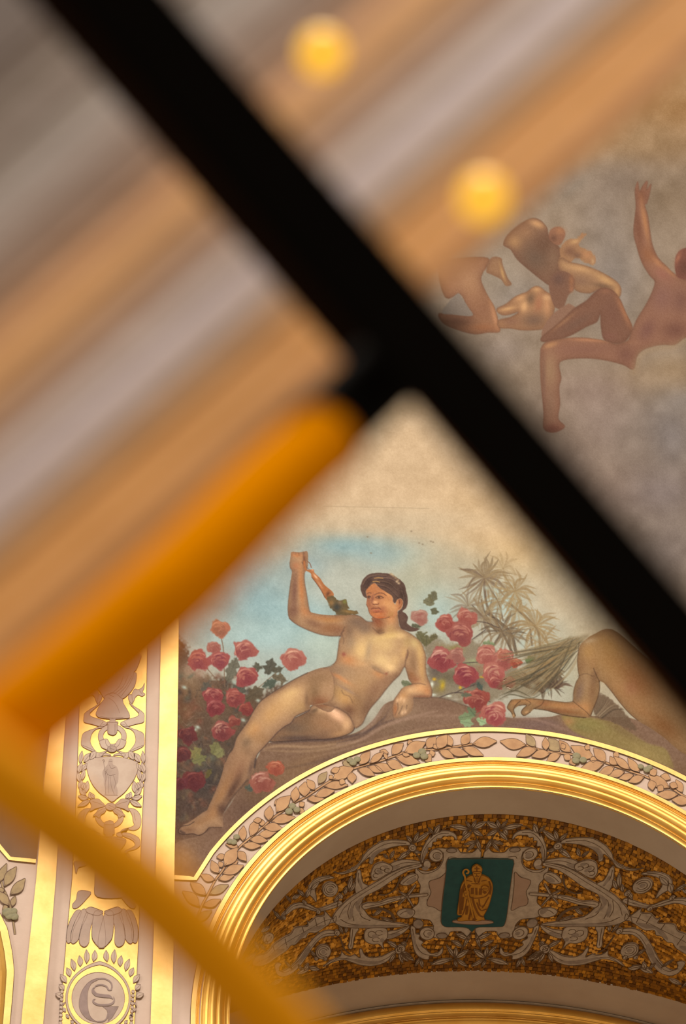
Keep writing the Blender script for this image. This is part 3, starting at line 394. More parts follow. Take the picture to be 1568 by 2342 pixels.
def paint_upper(step):
    cv = Canvas(940, -90, 1640, 1600, step, '7c6e60')
    X, Y = np.meshgrid(cv.xs, cv.ys); cv.cur = 0
    for q in [(1500, 60, 250, 180, 0, '94703f', .9), (1540, 250, 160, 100, 0, '836442', .9), (1480, 330, 120, 50, 0, '7d664c', .9), (1300, 300, 120, 80, 0, 'a07e58', .8), (1420, 420, 100, 60, 0, '6f6258', .9), (1530, 450, 80, 60, 0, '6f5f4e', .8), (1380, 500, 60, 80, 0, '75695f', .9), (1400, 640, 80, 120, 0, '766e69', .9), (1300, 420, 50, 30, -30, '6c645c', .7), (1180, 680, 90, 60, 0, '78706a', .8),
              (1130, 620, 60, 50, 0, '80766a', .8), (1480, 870, 100, 40, 0, '85725c', .9), (1540, 850, 60, 40, 0, '88745c', .8), (1150, 800, 60, 40, 0, '7c7068', .9), (1350, 900, 100, 60, 0, '806f66', .9), (1380, 980, 90, 90, 0, '80716a', .9), (1300, 1050, 80, 90, 0, '75675e', .9), (1530, 1000, 90, 100, 0, '6e6868', .9), (1450, 1040, 60, 80, 0, '7c7068', .8), (1400, 1130, 100, 80, 0, '75655c', .8), (1520, 1130, 90, 60, 0, '73696a', .8), (1000, 1060, 140, 140, 0, 'b8a080', .9), (1560, 920, 50, 30, 0, '77706c', .7), (1240, 960, 40, 80, 0, '75675c', .8)]:
        cv.blob(*q)
    cv.blob(1540, 1250, 120, 120, 0, '706662', .9)
    cv.c += (vnoise((cv.h, cv.w), 30/step, 1)[..., None]-.5)*.06
    st = vnoise((cv.h, cv.w), 10/step, 3); st = np.repeat(st[::8], 8, 0)[:cv.h]; cv.c += (st[..., None]-.5)*.02
    dk = '4c3428'
    def fig(k, pts, base, bl, ol=True):
        cv.cur = k; cv.clip = None; P = F_(pts); cv.poly(P, base, 1.8, own=True, clipto=True, n=4, rnd=7)
        cv.blobs(F_, bl); cv.roundoff('54392e', .5); cv.clip = None
        if ol: cv.line(P, 1.6, dk, .22, 1.8, n=4)
    fig(11, [(330, 650), (320, 700), (360, 790), (400, 860), (425, 950), (432, 1010), (360, 1015), (280, 1025), (180, 1000), (90, 960), (60, 900), (150, 905), (265, 912), (230, 850), (190, 780), (100, 800), (60, 600), (200, 560), (360, 560), (350, 620)], '7e5c46',
        [(400, 900, 20, 120, -15, 'a87c5c', .8), (380, 800, 16, 90, -20, '9c7454', .7), (250, 700, 90, 90, 0, '8c6a50', .7), (330, 880, 60, 60, 0, '785642', .7), (180, 950, 110, 40, 5, '644838', .9), (330, 985, 90, 26, 0, '80583f', .7)])
    cv.poly(F_([(265, 912), (150, 905), (80, 890), (170, 780), (200, 800), (240, 860)]), '70665e', 2)
    fig(11, [(440, 560), (450, 600), (480, 680), (505, 720), (470, 730), (440, 690), (380, 660), (350, 640), (380, 560)], '80624a', [(450, 650, 10, 60, -15, 'a08058', .8)], False)
    cv.cur = 10
    fig(10, [(455, 480), (480, 420), (560, 350), (630, 318), (680, 330), (720, 375), (735, 430), (800, 500), (815, 560), (795, 640), (740, 720), (695, 700), (620, 640), (540, 570), (500, 510)], '6a5040',
        [(660, 350, 60, 26, 20, 'a07c5a', .85), (590, 400, 60, 50, 0, '7a5c46', .8), (650, 560, 90, 90, 0, '5f4b3e', .9), (520, 460, 50, 50, 0, '8a6a4c', .7), (700, 480, 60, 60, 0, '5e4638', .8), (760, 560, 30, 60, 0, '6c5444', .7)])
    cv.poly(F_([(735, 400), (760, 375), (800, 370), (828, 395), (830, 430), (800, 480), (760, 470), (735, 440)]), '765442', 1.8, own=True); cv.blobs(F_, [(800, 395, 30, 22, 0, '8a6248', .8), (760, 440, 24, 24, 0, '5a4034', .8)])
    cv.poly(F_([(800, 500), (850, 450), (900, 440), (930, 410), (960, 412), (940, 440), (915, 480), (960, 510), (1000, 530), (1015, 590), (980, 600), (900, 560), (860, 590), (810, 580)]), '84644a', 2.2, own=True, rough=2); cv.blobs(F_, [(890, 460, 30, 14, -20, 'a4845e', .8), (960, 540, 40, 26, 20, '9a7050', .7), (860, 520, 40, 30, 0, '64483a', .8), (905, 545, 30, 20, 0, '5c4438', .7), (1000, 580, 10, 20, 0, 'a08464', .7)])
    fig(10, [(790, 575), (815, 558), (860, 585), (950, 605), (1050, 645), (1140, 700), (1172, 745), (1168, 790), (1145, 800), (1100, 755), (1040, 750), (980, 775), (900, 760), (860, 700), (800, 640)], '86684e', [(920, 620, 110, 26, 12, 'a4825e', .8), (1080, 690, 80, 26, 28, 'a4825c', .8), (920, 700, 90, 40, 10, '755a48', .7), (1150, 760, 20, 40, 0, 'a07c58', .7), (1060, 730, 60, 14, 10, '66503f', .6)])
    fig(12, [(415, 885), (420, 865), (470, 840), (520, 800), (560, 780), (600, 765), (640, 735), (675, 735), (715, 765), (755, 790), (770, 840), (755, 920), (720, 985), (640, 1000), (560, 1000), (500, 990), (430, 985), (425, 940), (500, 920), (545, 890), (470, 910), (430, 900)], '8c6a4e',
        [(560, 800, 40, 20, -20, 'ac8660', .8), (660, 750, 40, 18, 0, 'ac8660', .8), (620, 810, 30, 40, 20, '66503f', .7), (670, 840, 26, 60, 10, '8a6048', .7), (580, 860, 24, 40, 10, 'b08a64', .8), (720, 860, 20, 80, 0, 'a07858', .7), (640, 940, 90, 50, 0, '6c5444', .8), (480, 870, 50, 12, -10, 'a8845e', .8), (500, 950, 60, 30, 0, '7c5c48', .8), (720, 800, 30, 20, 0, 'b08c68', .6)])
    cv.poly(F_([(740, 680), (790, 640), (850, 650), (888, 690), (885, 750), (850, 790), (820, 860), (770, 860), (735, 760)]), '684c3e', 1.8, own=True); cv.blobs(F_, [(870, 700, 16, 40, 0, '80583f', .8), (790, 690, 40, 40, 0, '54403a', .7), (870, 750, 14, 20, 0, '8a6048', .7)])
    cv.poly(F_([(700, 980), (760, 900), (830, 850), (860, 840), (900, 880), (820, 960), (740, 1030), (690, 1040)]), '75594a', 2, own=True)
    fig(13, [(1240, 975), (1200, 890), (1165, 810), (1120, 758), (1060, 742), (1010, 770), (960, 820), (890, 865), (820, 930), (750, 990), (690, 1040), (690, 1070), (760, 1065), (860, 1035), (960, 980), (1025, 950), (1045, 905), (1050, 980), (1075, 1065), (1180, 1080), (1232, 1020)], '6a4c3e',
        [(1190, 880, 22, 110, -25, '94684c', .85), (1080, 760, 40, 20, 0, '7c5846', .7), (1120, 900, 60, 100, -10, '66483c', .7), (900, 960, 130, 30, -30, '644a3e', .8), (1100, 1040, 60, 30, 0, '6c4c40', .8), (820, 950, 90, 12, -38, '86644c', .6)])
    fig(13, [(1275, 95), (1285, 150), (1300, 125), (1325, 92), (1335, 100), (1330, 140), (1352, 110), (1356, 120), (1345, 175), (1330, 225), (1318, 240), (1335, 300), (1350, 400), (1365, 485), (1400, 560), (1450, 610), (1490, 650), (1568, 690), (1740, 720), (1740, 980), (1568, 1045), (1500, 1090), (1420, 1090), (1320, 1115), (1270, 1160), (1248, 1240), (1180, 1210), (1050, 1180), (920, 1172), (800, 1195), (808, 1290), (795, 1350), (800, 1450), (790, 1540), (830, 1590), (760, 1625), (700, 1600), (700, 1500), (682, 1300), (680, 1150), (692, 1095), (740, 1065), (900, 1045), (1050, 1060), (1140, 1085), (1210, 1065), (1235, 1010), (1270, 930), (1320, 850), (1360, 770), (1378, 705), (1345, 665), (1300, 590), (1270, 500), (1248, 400), (1262, 250), (1256, 160), (1262, 120)], '7c5a49',
        [(1300, 180, 40, 50, 0, '6c4a3a', .8), (1280, 380, 26, 140, -8, '6c4a3a', .85), (1320, 340, 18, 140, -10, '946a4c', .8), (1340, 540, 50, 60, -30, '7a543e', .8), (1400, 590, 50, 20, 50, '9a6e50', .7), (1430, 660, 60, 40, 30, '80584a', .8), (1420, 800, 90, 100, 0, '745449', .85), (1540, 820, 60, 90, 0, '6c4d42', .8), (1500, 1000, 90, 60, 0, '6a4a3e', .9), (1330, 1000, 50, 80, 30, '6c4c42', .8), (1000, 1060, 170, 14, 3, 'a07458', .85), (950, 1120, 200, 40, 0, '755446', .85), (1200, 1150, 60, 60, 0, '6c4c40', .8), (740, 1090, 50, 18, -20, '9c7454', .8), (740, 1250, 50, 120, 0, '80644f', .9), (740, 1450, 50, 120, 0, '745848', .8), (760, 1600, 60, 30, 0, '6a463a', .8), (700, 1300, 14, 150, 0, '6c5044', .6), (1470, 640, 50, 16, 40, '9c7254', .7)])
    cv.poly(F_([(1500, 590), (1510, 540), (1545, 505), (1600, 500), (1650, 560), (1650, 660), (1580, 690), (1520, 680), (1503, 640)]), '664238', 1.8, own=True); cv.blobs(F_, [(1520, 560, 14, 40, 20, '8a5c48', .8), (1560, 620, 40, 50, 0, '4f342c', .7)])
    cv.cur = 0
    cv.line(F_([(1250, 1250), (1290, 1150), (1380, 1110), (1480, 1100), (1560, 1060)]), 12, '8a745c', .5, 8)
    cv.c += (np.random.RandomState(4).rand(cv.h, cv.w)[..., None]-.5)*.035
    return cv
# ---------------------------------------------------------------- materials
GOLD = paintmat('gold_leaf', 'f8c670', .66, .5, scale=2.2, h2='e0a84c', metal=.4, spec=.5, bump=.12, fine=25, bd=.006)
GOLDM = paintmat('gold_moulding', 'f4c468', .85, .45, scale=2.0, h2='e6ae4c', metal=.65, spec=.5, bump=.12, fine=14, bd=.006)
GOLDP = paintmat('gold_panel', 'f8c468', .66, .5, scale=5, h2='e2aa4c', metal=.4, spec=.5, bump=.12, fine=30, bd=.006)
PLAS = paintmat('plaster', 'bca697', 1., .85, scale=1.3, h2='b09a8a', bump=.08, fine=50)
PLASC = paintmat('soffit_plaster', 'c2b09e', 1., .85, scale=1.3, h2='b8a492', bump=.08, fine=50)
LEAF = paintmat('leaf_paint', 'ae8862', 1., .8, scale=9, h2='9c7654')
LEAFG = paintmat('leaf_paint_olive', '9a8460', 1., .8, scale=9, h2='847054')
OUTL = paintmat('outline_paint', '644c3c', 1., .85, var=.05)
BERRY = paintmat('berry_paint', '847c5c', 1., .7, scale=20, h2='6a6650')
ORN = paintmat('grisaille_paint', 'b4a090', 1., .85, scale=5, h2='a89282')
ORNL = paintmat('grisaille_line', '846c60', 1., .85, var=.05)
ORND = paintmat('grisaille_dark', 'a48e80', 1., .85, var=.08)
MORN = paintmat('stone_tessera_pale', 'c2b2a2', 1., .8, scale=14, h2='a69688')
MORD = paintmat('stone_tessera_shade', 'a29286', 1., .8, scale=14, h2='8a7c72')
MORL = paintmat('stone_tessera_line', '6c5642', 1., .85, var=.05)
GROUT = paintmat('grout', '7a5628', 1., .9, var=.1)
TESS = [paintmat('tessera_'+n, h, 1.3, .5, var=.10, scale=30, metal=.1, spec=.4) for n, h in (('bright', 'daa040'), ('ochre', 'ba8020'), ('amber', 'a06c16'), ('brown', '82540e'), ('dark', '603a08'))]
TEAL = paintmat('teal_field', '2a5658', 1., .7, scale=10, h2='264c50')
BISH = paintmat('gold_figure', 'c48c30', 1., .6, scale=12, h2='aa7420')
BISHD = paintmat('gold_figure_shade', '84521a', 1., .7, var=.1)
ROSEP = paintmat('pink_panel', 'ae9280', 1., .8, scale=8, h2='a68a78')
DARKM = paintmat('dark_mural', '6e5644', 1., .85, scale=2, h2='5e4a3c')
STONE = paintmat('grey_fillet', 'b0a8a0', 1., .5, var=.1)
PIGM = pigment('mural_pigment')
# ---------------------------------------------------------------- shapes on the flat wall
Y0 = 20.
def ribbon_vf(P, w, closed=False, taper=False):
    P = np.asarray(P, float); n = len(P)
    if closed: T = np.roll(P, -1, 0)-np.roll(P, 1, 0)
    else: T = np.gradient(P, axis=0)
    T /= np.linalg.norm(T, axis=1)[:, None]+1e-9; Nn = np.stack([-T[:, 1], T[:, 0]], 1)
    ww = np.full(n, w/2.)
    if taper: ww = ww*np.clip(np.sin(np.linspace(.12, math.pi-.12, n))*1.4, .1, 1)
    A = P+Nn*ww[:, None]; B = P-Nn*ww[:, None]; m = n if closed else n-1
    F = [(i, (i+1) % n, n+(i+1) % n, n+i) for i in range(m)]
    return np.vstack([A, B]), F
def plate(name, pts, D, th, mats, parent, n=4, lw=0, lines=(), olw=None, closed_line=True):
    """flat raised piece with its own thickness; drawn outline and inner lines are strips on its face"""
    P = spline(pts, n) if n > 1 else np.array(pts, float); k = len(P)
    V = list(W(P, D-th))+list(W(P, D)); F = [tuple(range(k))]; mi = [0]
    for i in range(k): F.append((i, k+i, k+(i+1) % k, (i+1) % k)); mi.append(0)
    L = ([(P, lw, True)] if lw else [])+[(spline(q, n, False) if len(q) > 2 else np.array(q, float), olw or lw or 1., False) for q in lines]
    for q, wd, cl in L:
        rv, rf = ribbon_vf(q, wd, cl); b = len(V); V += list(W(rv, D-th-.001)); F += [tuple(b+i for i in f) for f in rf]; mi += [1]*len(rf)
    return mesh(name, V, F, mats, parent, mi)
def strip(name, L, R, D, th, mat, parent, bev=.0):
    """raised band between two traced edges, front face plus returns"""
    n = len(L); V = []
    for a, b in zip(L, R):
        a, b = np.array(a, float), np.array(b, float); q = (b-a)*bev
        V += [W([a], D)[0], W([a+q*.0], D-th)[0], W([b], D-th)[0], W([b], D)[0]]
    F = []
    for i in range(n-1):
        o = 4*i; F += [(o+j, o+j+1, o+j+5, o+j+4) for j in range(3)]
    return mesh(name, V, F, [mat], parent)
def leaf_pts(b, t, w, sk=0.):
    b, t = np.array(b, float), np.array(t, float); d = t-b; L = np.hypot(*d); d /= L; nn = np.array([-d[1], d[0]])
    pr = [(0, 0.04), (.08, .22), (.25, .72), (.45, 1.), (.65, .88), (.85, .42), (1, .0)]
    up = [b+d*L*u+nn*w/2*v*(1+sk) for u, v in pr]; dn = [b+d*L*u-nn*w/2*v*(1-sk) for u, v in pr[-2:0:-1]]
    return up+dn
ARC = dict(c=(3.085, 12.085))      # arch centre on the wall (z above the eye)
def arcpt(r, ph, D, dz=0):
    s = abs(ph); a = min(s, math.pi/2)*(1 if ph >= 0 else -1); drop = max(0, s-math.pi/2)*r
    return (ARC['c'][0]+r*math.sin(a), D, EYE[2]+ARC['c'][1]+r*math.cos(a)-drop)
def sweep(name, prof, mat, parent, c=None, ph0=-1.95, ph1=1.95, n=150, D=Y0, smooth=True):
    V = []; F = []; m = len(prof)
    for i in range(n+1):
        ph = ph0+(ph1-ph0)*i/n
        for r, f in prof:
            if c is None: V.append(arcpt(r, ph, D-f))
            else: V.append((c[0]+r*math.sin(ph), D-f, EYE[2]+c[1]+r*math.cos(ph)))
    for i in range(n):
        for j in range(m-1):
            o = i*m+j; F.append((o, o+1, o+m+1, o+m))
    ob = mesh(name, V, F, [mat], parent, smooth=smooth); return ob
def bulge(r0, r1, f0, f1, h, n=10):
    return [(r0+(r1-r0)*t-0*h, f0+(f1-f0)*t+h*math.sin(math.pi*t)) for t in np.linspace(0, 1, n)]
# wall with the arch opening
def wall_mesh():
    xs = np.unique(np.concatenate([np.linspace(-9, 14, 47), ARC['c'][0]+2.7*np.sin(np.linspace(-math.pi/2, math.pi/2, 61))])); V = []; F = []
    for i in range(len(xs)-1):
        zz = [9. if abs((xs[i]+xs[i+1])/2-ARC['c'][0]) > 2.7 else EYE[2]+ARC['c'][1]+math.sqrt(max(0, 2.7**2-(x-ARC['c'][0])**2)) for x in xs[i:i+2]]
        V += [(xs[i], Y0+.002, zz[0]), (xs[i+1], Y0+.002, zz[1]), (xs[i+1], Y0+.002, 34.), (xs[i], Y0+.002, 34.)]; F.append((4*i, 4*i+1, 4*i+2, 4*i+3))
    o = mesh('wall_front', V, F, [PLAS]); o['kind'] = 'structure'; return o
wall_mesh()
# ---------------------------------------------------------------- murals
def mural_parts(cv, parent, keep, names, D):
    C = lin(np.clip(cv.c, 0, 1))*PIG; h, w_ = cv.h, cv.w
    X, Y = np.meshgrid(cv.xs, cv.ys); P = np.stack([X.ravel(), Y.ravel()], 1); V = W(P, D)
    idc = cv.id[:-1, :-1]; kx = (X[:-1, :-1]+cv.st/2); ky = (Y[:-1, :-1]+cv.st/2); K = keep(kx, ky)
    base = (np.arange(h-1)[:, None]*w_+np.arange(w_-1)[None])
    for k in np.unique(idc[K]):
        q = base[(idc == k) & K].ravel()
        if len(q) < 60: continue
        f = np.stack([q, q+w_, q+w_+1, q+1], 1); u, inv = np.unique(f, return_inverse=True); inv = inv.reshape(-1, 4)
        me = bpy.data.meshes.new('mural'); me.vertices.add(len(u)); me.vertices.foreach_set('co', V[u].ravel())
        me.loops.add(inv.size); me.loops.foreach_set('vertex_index', inv.ravel().astype(np.int32))
        me.polygons.add(len(inv)); me.polygons.foreach_set('loop_start', np.arange(len(inv), dtype=np.int32)*4)
        me.update(calc_edges=True)
        a = me.color_attributes.new('pigment', 'FLOAT_COLOR', 'POINT'); cc = np.ones((len(u), 4), np.float32); cc[:, :3] = C.reshape(-1, 3)[u]; a.data.foreach_set('color', cc.ravel())
        nm, lb = names(int(k)); o = link(nm, me, [PIGM], parent)
        if lb: o['label'] = lb
def arc_keep(x, y):
    P = np.stack([x.ravel(), y.ravel()], 1); q = W(P, Y0); d = np.hypot(q[:, 0]-ARC['c'][0], q[:, 2]-EYE[2]-ARC['c'][1])
    z = q[:, 2]-EYE[2]-ARC['c'][1]
    return ((d > 3.22)).reshape(x.shape) & (x > 396) & (y < 2009+.03*(x-400)) & (y > (x-255)*1.14-6)
mur = thing('mural', 'wall painting of a reclining nude woman among roses above the arch', 'mural', tuple(W([(900, 1500)], Y0)[0]))
LOWN = {0: ('painted_sky', None), 1: ('painted_foliage', 'dark green and brown rose foliage'), 2: ('painted_ground', 'mauve brown rocks and drapery'), 3: ('painted_woman', 'reclining nude woman with dark hair, one arm raised'), 4: ('painted_torch', 'ochre torch held in the raised hand'), 5: ('painted_palm', 'grey brown palm fronds'), 6: ('painted_straw_skirt', 'olive straw skirt'), 8: ('painted_hair', 'dark brown hair with a pearl band'), 7: ('painted_man', 'tanned back, arm and hand of a leaning figure')}
PRM = dict(low=1.25, up=1.7)
mural_parts(paint_lower(PRM['low']), mur, arc_keep, lambda k: LOWN[k] if k < 20 else ('painted_rose', None), Y0-.004)
cel = thing('ceiling_painting', 'cloudy painting of nude figures seated on clouds, right of the black bar', 'mural', tuple(W([(1400, 700)], Y0)[0]))
UPN = {0: ('painted_clouds', None), 10: ('painted_crouching_figure', 'crouching figure seen from behind'), 11: ('painted_kneeling_figure', 'kneeling figure at the left of the group'), 12: ('painted_bent_back', 'pale muscular bent back'), 13: ('painted_seated_man', 'seated man raising one arm')}
mural_parts(paint_upper(PRM['up']), cel, lambda x, y: (y < (x-255)*1.14), lambda k: UPN[k], Y0-.004)
def coarse():
    cv = Canvas(395, -90, 1170, 905, 12, 'a69480'); X, Y = np.meshgrid(cv.xs, cv.ys); t = np.clip((Y-700)/300, 0, 1)[..., None]
    cv.c = hx('988674')*(1-t)+hx('b8a285')*t; return cv
mural_parts(coarse(), cel, lambda x, y: (y > (x-300)*1.14-40), lambda k: ('painted_haze', None), Y0-.002)
# gilded line around the mural
def fillet(name, label, pts, w, D=Y0, lw=.8):
    t = thing(name, label, 'gilded moulding', tuple(W([pts[len(pts)//2]], D)[0]))
    rv, rf = ribbon_vf(pts, w); n = len(pts)
    V = list(W(rv, D-.012))+list(W(rv, D)); m = len(rv); F = list(rf)
    for i in range(n-1): F += [(i, i+1, m+i+1, m+i), (n+i, m+n+i, m+n+i+1, n+i+1)]
    mesh('gilded_face', V, F, [GOLD], t)
    for s in (-1, 1):
        T = np.gradient(np.array(pts, float), axis=0); T /= np.linalg.norm(T, axis=1)[:, None]; off = np.array(pts)+np.stack([-T[:, 1], T[:, 0]], 1)*s*(w/2+.4)
        rv, rf = ribbon_vf(off, 1.1); mesh('outline', W(rv, D-.0085), rf, [OUTL], t)
    return t
def proj(Q):
    q = np.asarray(Q, float)-EYE; M = np.array(R3); c = q@M; return np.stack([CX+FPX*c[:, 0]/-c[:, 2], CY-FPX*c[:, 1]/-c[:, 2]], 1)
ph = np.linspace(-1.0, 1.0, 140); a = proj([arcpt(3.215, p, Y0) for p in ph]); a = a[(a[:, 0] > 452)]
pts = np.vstack([[(398, 2006.5)], [(420, 2008)], [(449, 2009)], [(452, 2004)], a[a[:, 1] < 1998]]) if False else np.vstack([[(397, 2006), (415, 2007), (432, 2008), (446, 2009.5)], a[a[:, 1] < 2006]])
fillet('gilded_fillet', 'thin gilded line bordering the mural above the laurel garland', pts, 9.5)
# ---------------------------------------------------------------- laurel garlands
def garland(label, stem, leaves, berries, f, group=None, mat=LEAF, lw=.95, sc=1., e=0.):
    L0 = f([stem[len(stem)//2]])[0]; t = thing('laurel_garland', label, 'laurel garland', tuple(W([L0], Y0)[0]), group)
    k1 = f([(1, 0)])[0][0]-f([(0, 0)])[0][0]
    rv, rf = ribbon_vf(spline(f(stem), 6, False), 4.2); V = list(W(rv, Y0-.004)); mi = [0]*len(rf)
    for s in (-1, 1):
        P = spline(f(stem), 6, False); T = np.gradient(P, axis=0); T /= np.linalg.norm(T, axis=1)[:, None]; r2, f2 = ribbon_vf(P+np.stack([-T[:, 1], T[:, 0]], 1)*s*2.2, 1.)
        b = len(V); V += list(W(r2, Y0-.0055)); rf = rf+[tuple(b+i for i in q) for q in f2]; mi += [1]*len(f2)
    mesh('stem', V, rf, [mat, OUTL], t, mi)
    for i, (bx, by, tx, ty, w_) in enumerate(leaves):
        q = random.Random(i*7+1); P = leaf_pts(*f([(bx, by)]), *f([(tx, ty)]), w_*k1*sc, q.uniform(-.25, .25)); m = P[0]*.85+P[6]*.15; mm = P[0]*.3+P[6]*.7
        plate('leaf', P, Y0, .007+.0014*(i % 5)+.00004*i+e, [mat if q.random() < .94 else LEAFG, OUTL], t, 3, lw, [[P[0], m]], .9)
    for i, (x, y, r) in enumerate(berries):
        c = f([(x, y)])[0]; rr = r*k1; Cc = W([c], Y0-.016)[0]; rw = np.linalg.norm(W([(c[0]+rr, c[1])], Y0)[0]-W([c], Y0)[0])
        bm = bmesh.new(); bmesh.ops.create_uvsphere(bm, u_segments=16, v_segments=10, radius=rw*1.08); me = bpy.data.meshes.new('berry')
        for v in bm.verts: v.co.y *= .2
        bm.to_mesh(me); bm.free(); o = link('berry', me, [BERRY], t, True); o.matrix_parent_inverse = Matrix.Identity(4); o.location = Vector(Cc)-t.location
    return t
J_ = lambda p: tr(740, 1640, 3.92, p)
K_ = lambda p: tr(1100, 1640, 3.35, p)
G_ = lambda p: tr(80, 1500, 4.356, p)
H_ = lambda p: tr(0, 1900, 3.564, p)
garland('left laurel branch painted along the arch, with rising stem foot', [(220, 1425), (265, 1290), (315, 1150), (370, 1045), (440, 910), (500, 830), (570, 720), (650, 620), (760, 525), (870, 430), (960, 350), (1060, 280), (1150, 215), (1250, 165), (1400, 65), (1480, 15)],
 [(245, 1280, 110, 1155, 85), (265, 1285, 410, 1185, 70), (300, 1150, 145, 1010, 90), (325, 1140, 490, 1085, 68), (360, 1045, 215, 930, 85), (385, 1040, 560, 955, 75), (440, 910, 305, 860, 65), (465, 905, 610, 870, 62), (475, 850, 405, 735, 78), (500, 855, 695, 780, 85), (575, 765, 645, 740, 60), (500, 800, 470, 745, 50), (530, 690, 450, 705, 55), (520, 785, 640, 620, 115), (636, 650, 720, 740, 75),
  (650, 615, 530, 590, 55), (690, 565, 695, 425, 75), (680, 600, 850, 605, 66), (745, 550, 910, 560, 70), (860, 370, 780, 380, 50), (860, 430, 855, 365, 55), (755, 522, 820, 365, 85), (820, 510, 985, 480, 72), (870, 440, 1045, 450, 78), (920, 380, 930, 245, 85), (940, 390, 1160, 350, 82), (965, 235, 1040, 190, 50), (985, 305, 1115, 155, 110), (1145, 215, 1165, 75, 80), (1190, 250, 1240, 215, 50), (1180, 290, 1240, 290, 55),
  (1240, 165, 1245, 30, 105), (1330, 105, 1260, 10, 70), (1260, 185, 1415, 185, 66), (1330, 160, 1510, 110, 78)], [(570, 565, 28), (630, 525, 28), (605, 572, 28), (1130, 250, 32), (1170, 282, 30), (1100, 297, 33)], D_)
garland('laurel branch painted over the crown of the arch, left of its centre', [(90, 548), (150, 510), (270, 460), (400, 420), (540, 380), (640, 345), (740, 310), (900, 290), (1020, 290), (1140, 270), (1330, 240)],
 [(0, 620, 220, 610, 72), (-50, 600, 30, 490, 70), (60, 485, 145, 455, 55), (140, 560, 195, 590, 55), (50, 520, 80, 555, 40), (165, 400, 260, 440, 75), (80, 560, 270, 455, 115), (250, 490, 255, 592, 82), (300, 465, 460, 525, 72), (320, 428, 415, 305, 85), (390, 445, 535, 490, 62), (500, 300, 580, 320, 55), (540, 360, 575, 345, 60), (410, 415, 540, 310, 62), (560, 395, 710, 460, 85), (450, 425, 630, 470, 78),
  (610, 340, 715, 235, 88), (745, 235, 800, 215, 45), (700, 330, 770, 345, 45), (720, 315, 915, 225, 108), (640, 352, 865, 410, 90), (920, 280, 1005, 175, 90), (985, 240, 1015, 285, 40), (1150, 262, 1112, 158, 70), (1020, 285, 1105, 158, 105), (945, 340, 1000, 318, 60), (900, 350, 965, 395, 80), (1030, 300, 1170, 370, 70), (1110, 285, 1295, 338, 76), (1240, 270, 1432, 345, 76), (1235, 250, 1305, 145, 85), (1330, 240, 1552, 215, 95)],
 [(235, 385, 28), (300, 378, 30), (262, 408, 32), (832, 343, 32), (882, 310, 34), (900, 352, 34)], J_, e=.0005)
garland('right laurel branch painted along the arch, reaching the picture edge', [(345, 212), (420, 240), (520, 265), (610, 275), (700, 285), (860, 315), (960, 350), (1030, 375), (1160, 420), (1270, 460), (1450, 540), (1530, 590), (1620, 640)],
 [(345, 212, 142, 183, 85), (418, 228, 343, 130, 66), (430, 245, 268, 300, 72), (530, 278, 385, 300, 68), (495, 255, 490, 155, 58), (600, 262, 515, 160, 90), (690, 268, 595, 175, 66), (640, 245, 615, 200, 40), (790, 222, 832, 245, 45), (830, 320, 885, 328, 45), (865, 312, 685, 220, 92), (610, 280, 500, 338, 62), (630, 288, 685, 330, 52), (700, 310, 712, 372, 72), (940, 352, 762, 392, 80), (955, 345, 858, 236, 78), (1020, 380, 903, 425, 68), (1010, 275, 1055, 300, 50), (1040, 365, 985, 300, 56),
  (1140, 402, 1015, 300, 58), (1100, 415, 975, 447, 62), (1170, 440, 1053, 470, 52), (1250, 455, 1125, 498, 58), (1215, 422, 1122, 310, 62), (1290, 440, 1345, 405, 66), (1370, 450, 1450, 475, 55), (1445, 540, 1278, 438, 82), (1290, 480, 1312, 560, 66), (1350, 525, 1395, 562, 55), (1440, 510, 1505, 535, 52), (1540, 580, 1490, 478, 62), (1510, 590, 1342, 590, 68), (1600, 650, 1458, 632, 72)],
 [(1222, 378, 22), (1290, 385, 22), (1268, 402, 26), (725, 333, 28), (730, 298, 30), (780, 328, 27)], K_)
# ---------------------------------------------------------------- front archivolt: bead and torus mouldings
am = thing('arch_moulding', 'large gilded moulded arch framing the dark mosaic vault', 'arch moulding', (ARC['c'][0], Y0, EYE[2]+14.6))
sweep('outer_fillet', [(2.873, 0), (2.873, .014), (2.832, .016), (2.830, .002)], GOLD, am, smooth=False)
sweep('reeded_bead', [(2.830, .004)]+bulge(2.828, 2.814, .0, .0, .012)+bulge(2.813, 2.799, .0, -.004, .012)+[(2.798, -.010), (2.790, -.010)], GOLDM, am)
sweep('main_torus', [(2.790, -.010), (2.788, .012)]+bulge(2.787, 2.728, .010, .034, .010, 12)+[(2.7272, .0375)]+bulge(2.7265, 2.655, .040, .036, .014, 14)+[(2.652, .022)], GOLDM, am)
sweep('inner_torus', [(2.652, .022), (2.649, .034)]+bulge(2.648, 2.592, .034, .004, .016, 14)+[(2.588, -.004)], GOLDM, am)
sweep('inner_bead', [(2.588, -.004)]+bulge(2.587, 2.577, .002, .0, .007, 6)+[(2.574, -.004), (2.545, -.026), (2.541, -.018), (2.533, -.016), (2.533, -.03)], GOLDM, am)
for r in (2.6515, 2.714):
    V = []; F = []
    for i in range(151):
        p = -1.95+3.9*i/150; V += [arcpt(r+.0022, p, Y0-.066), arcpt(r-.0022, p, Y0-.066)]
        if i: o = 2*i-2; F.append((o, o+1, o+3, o+2))
ol = [arcpt(2.877, -1.9+3.8*i/150, Y0-.006) for i in range(151)]; rv, rf = ribbon_vf(proj(ol), 1.2); mesh('outline', W(rv, Y0-.008), rf, [OUTL], am)
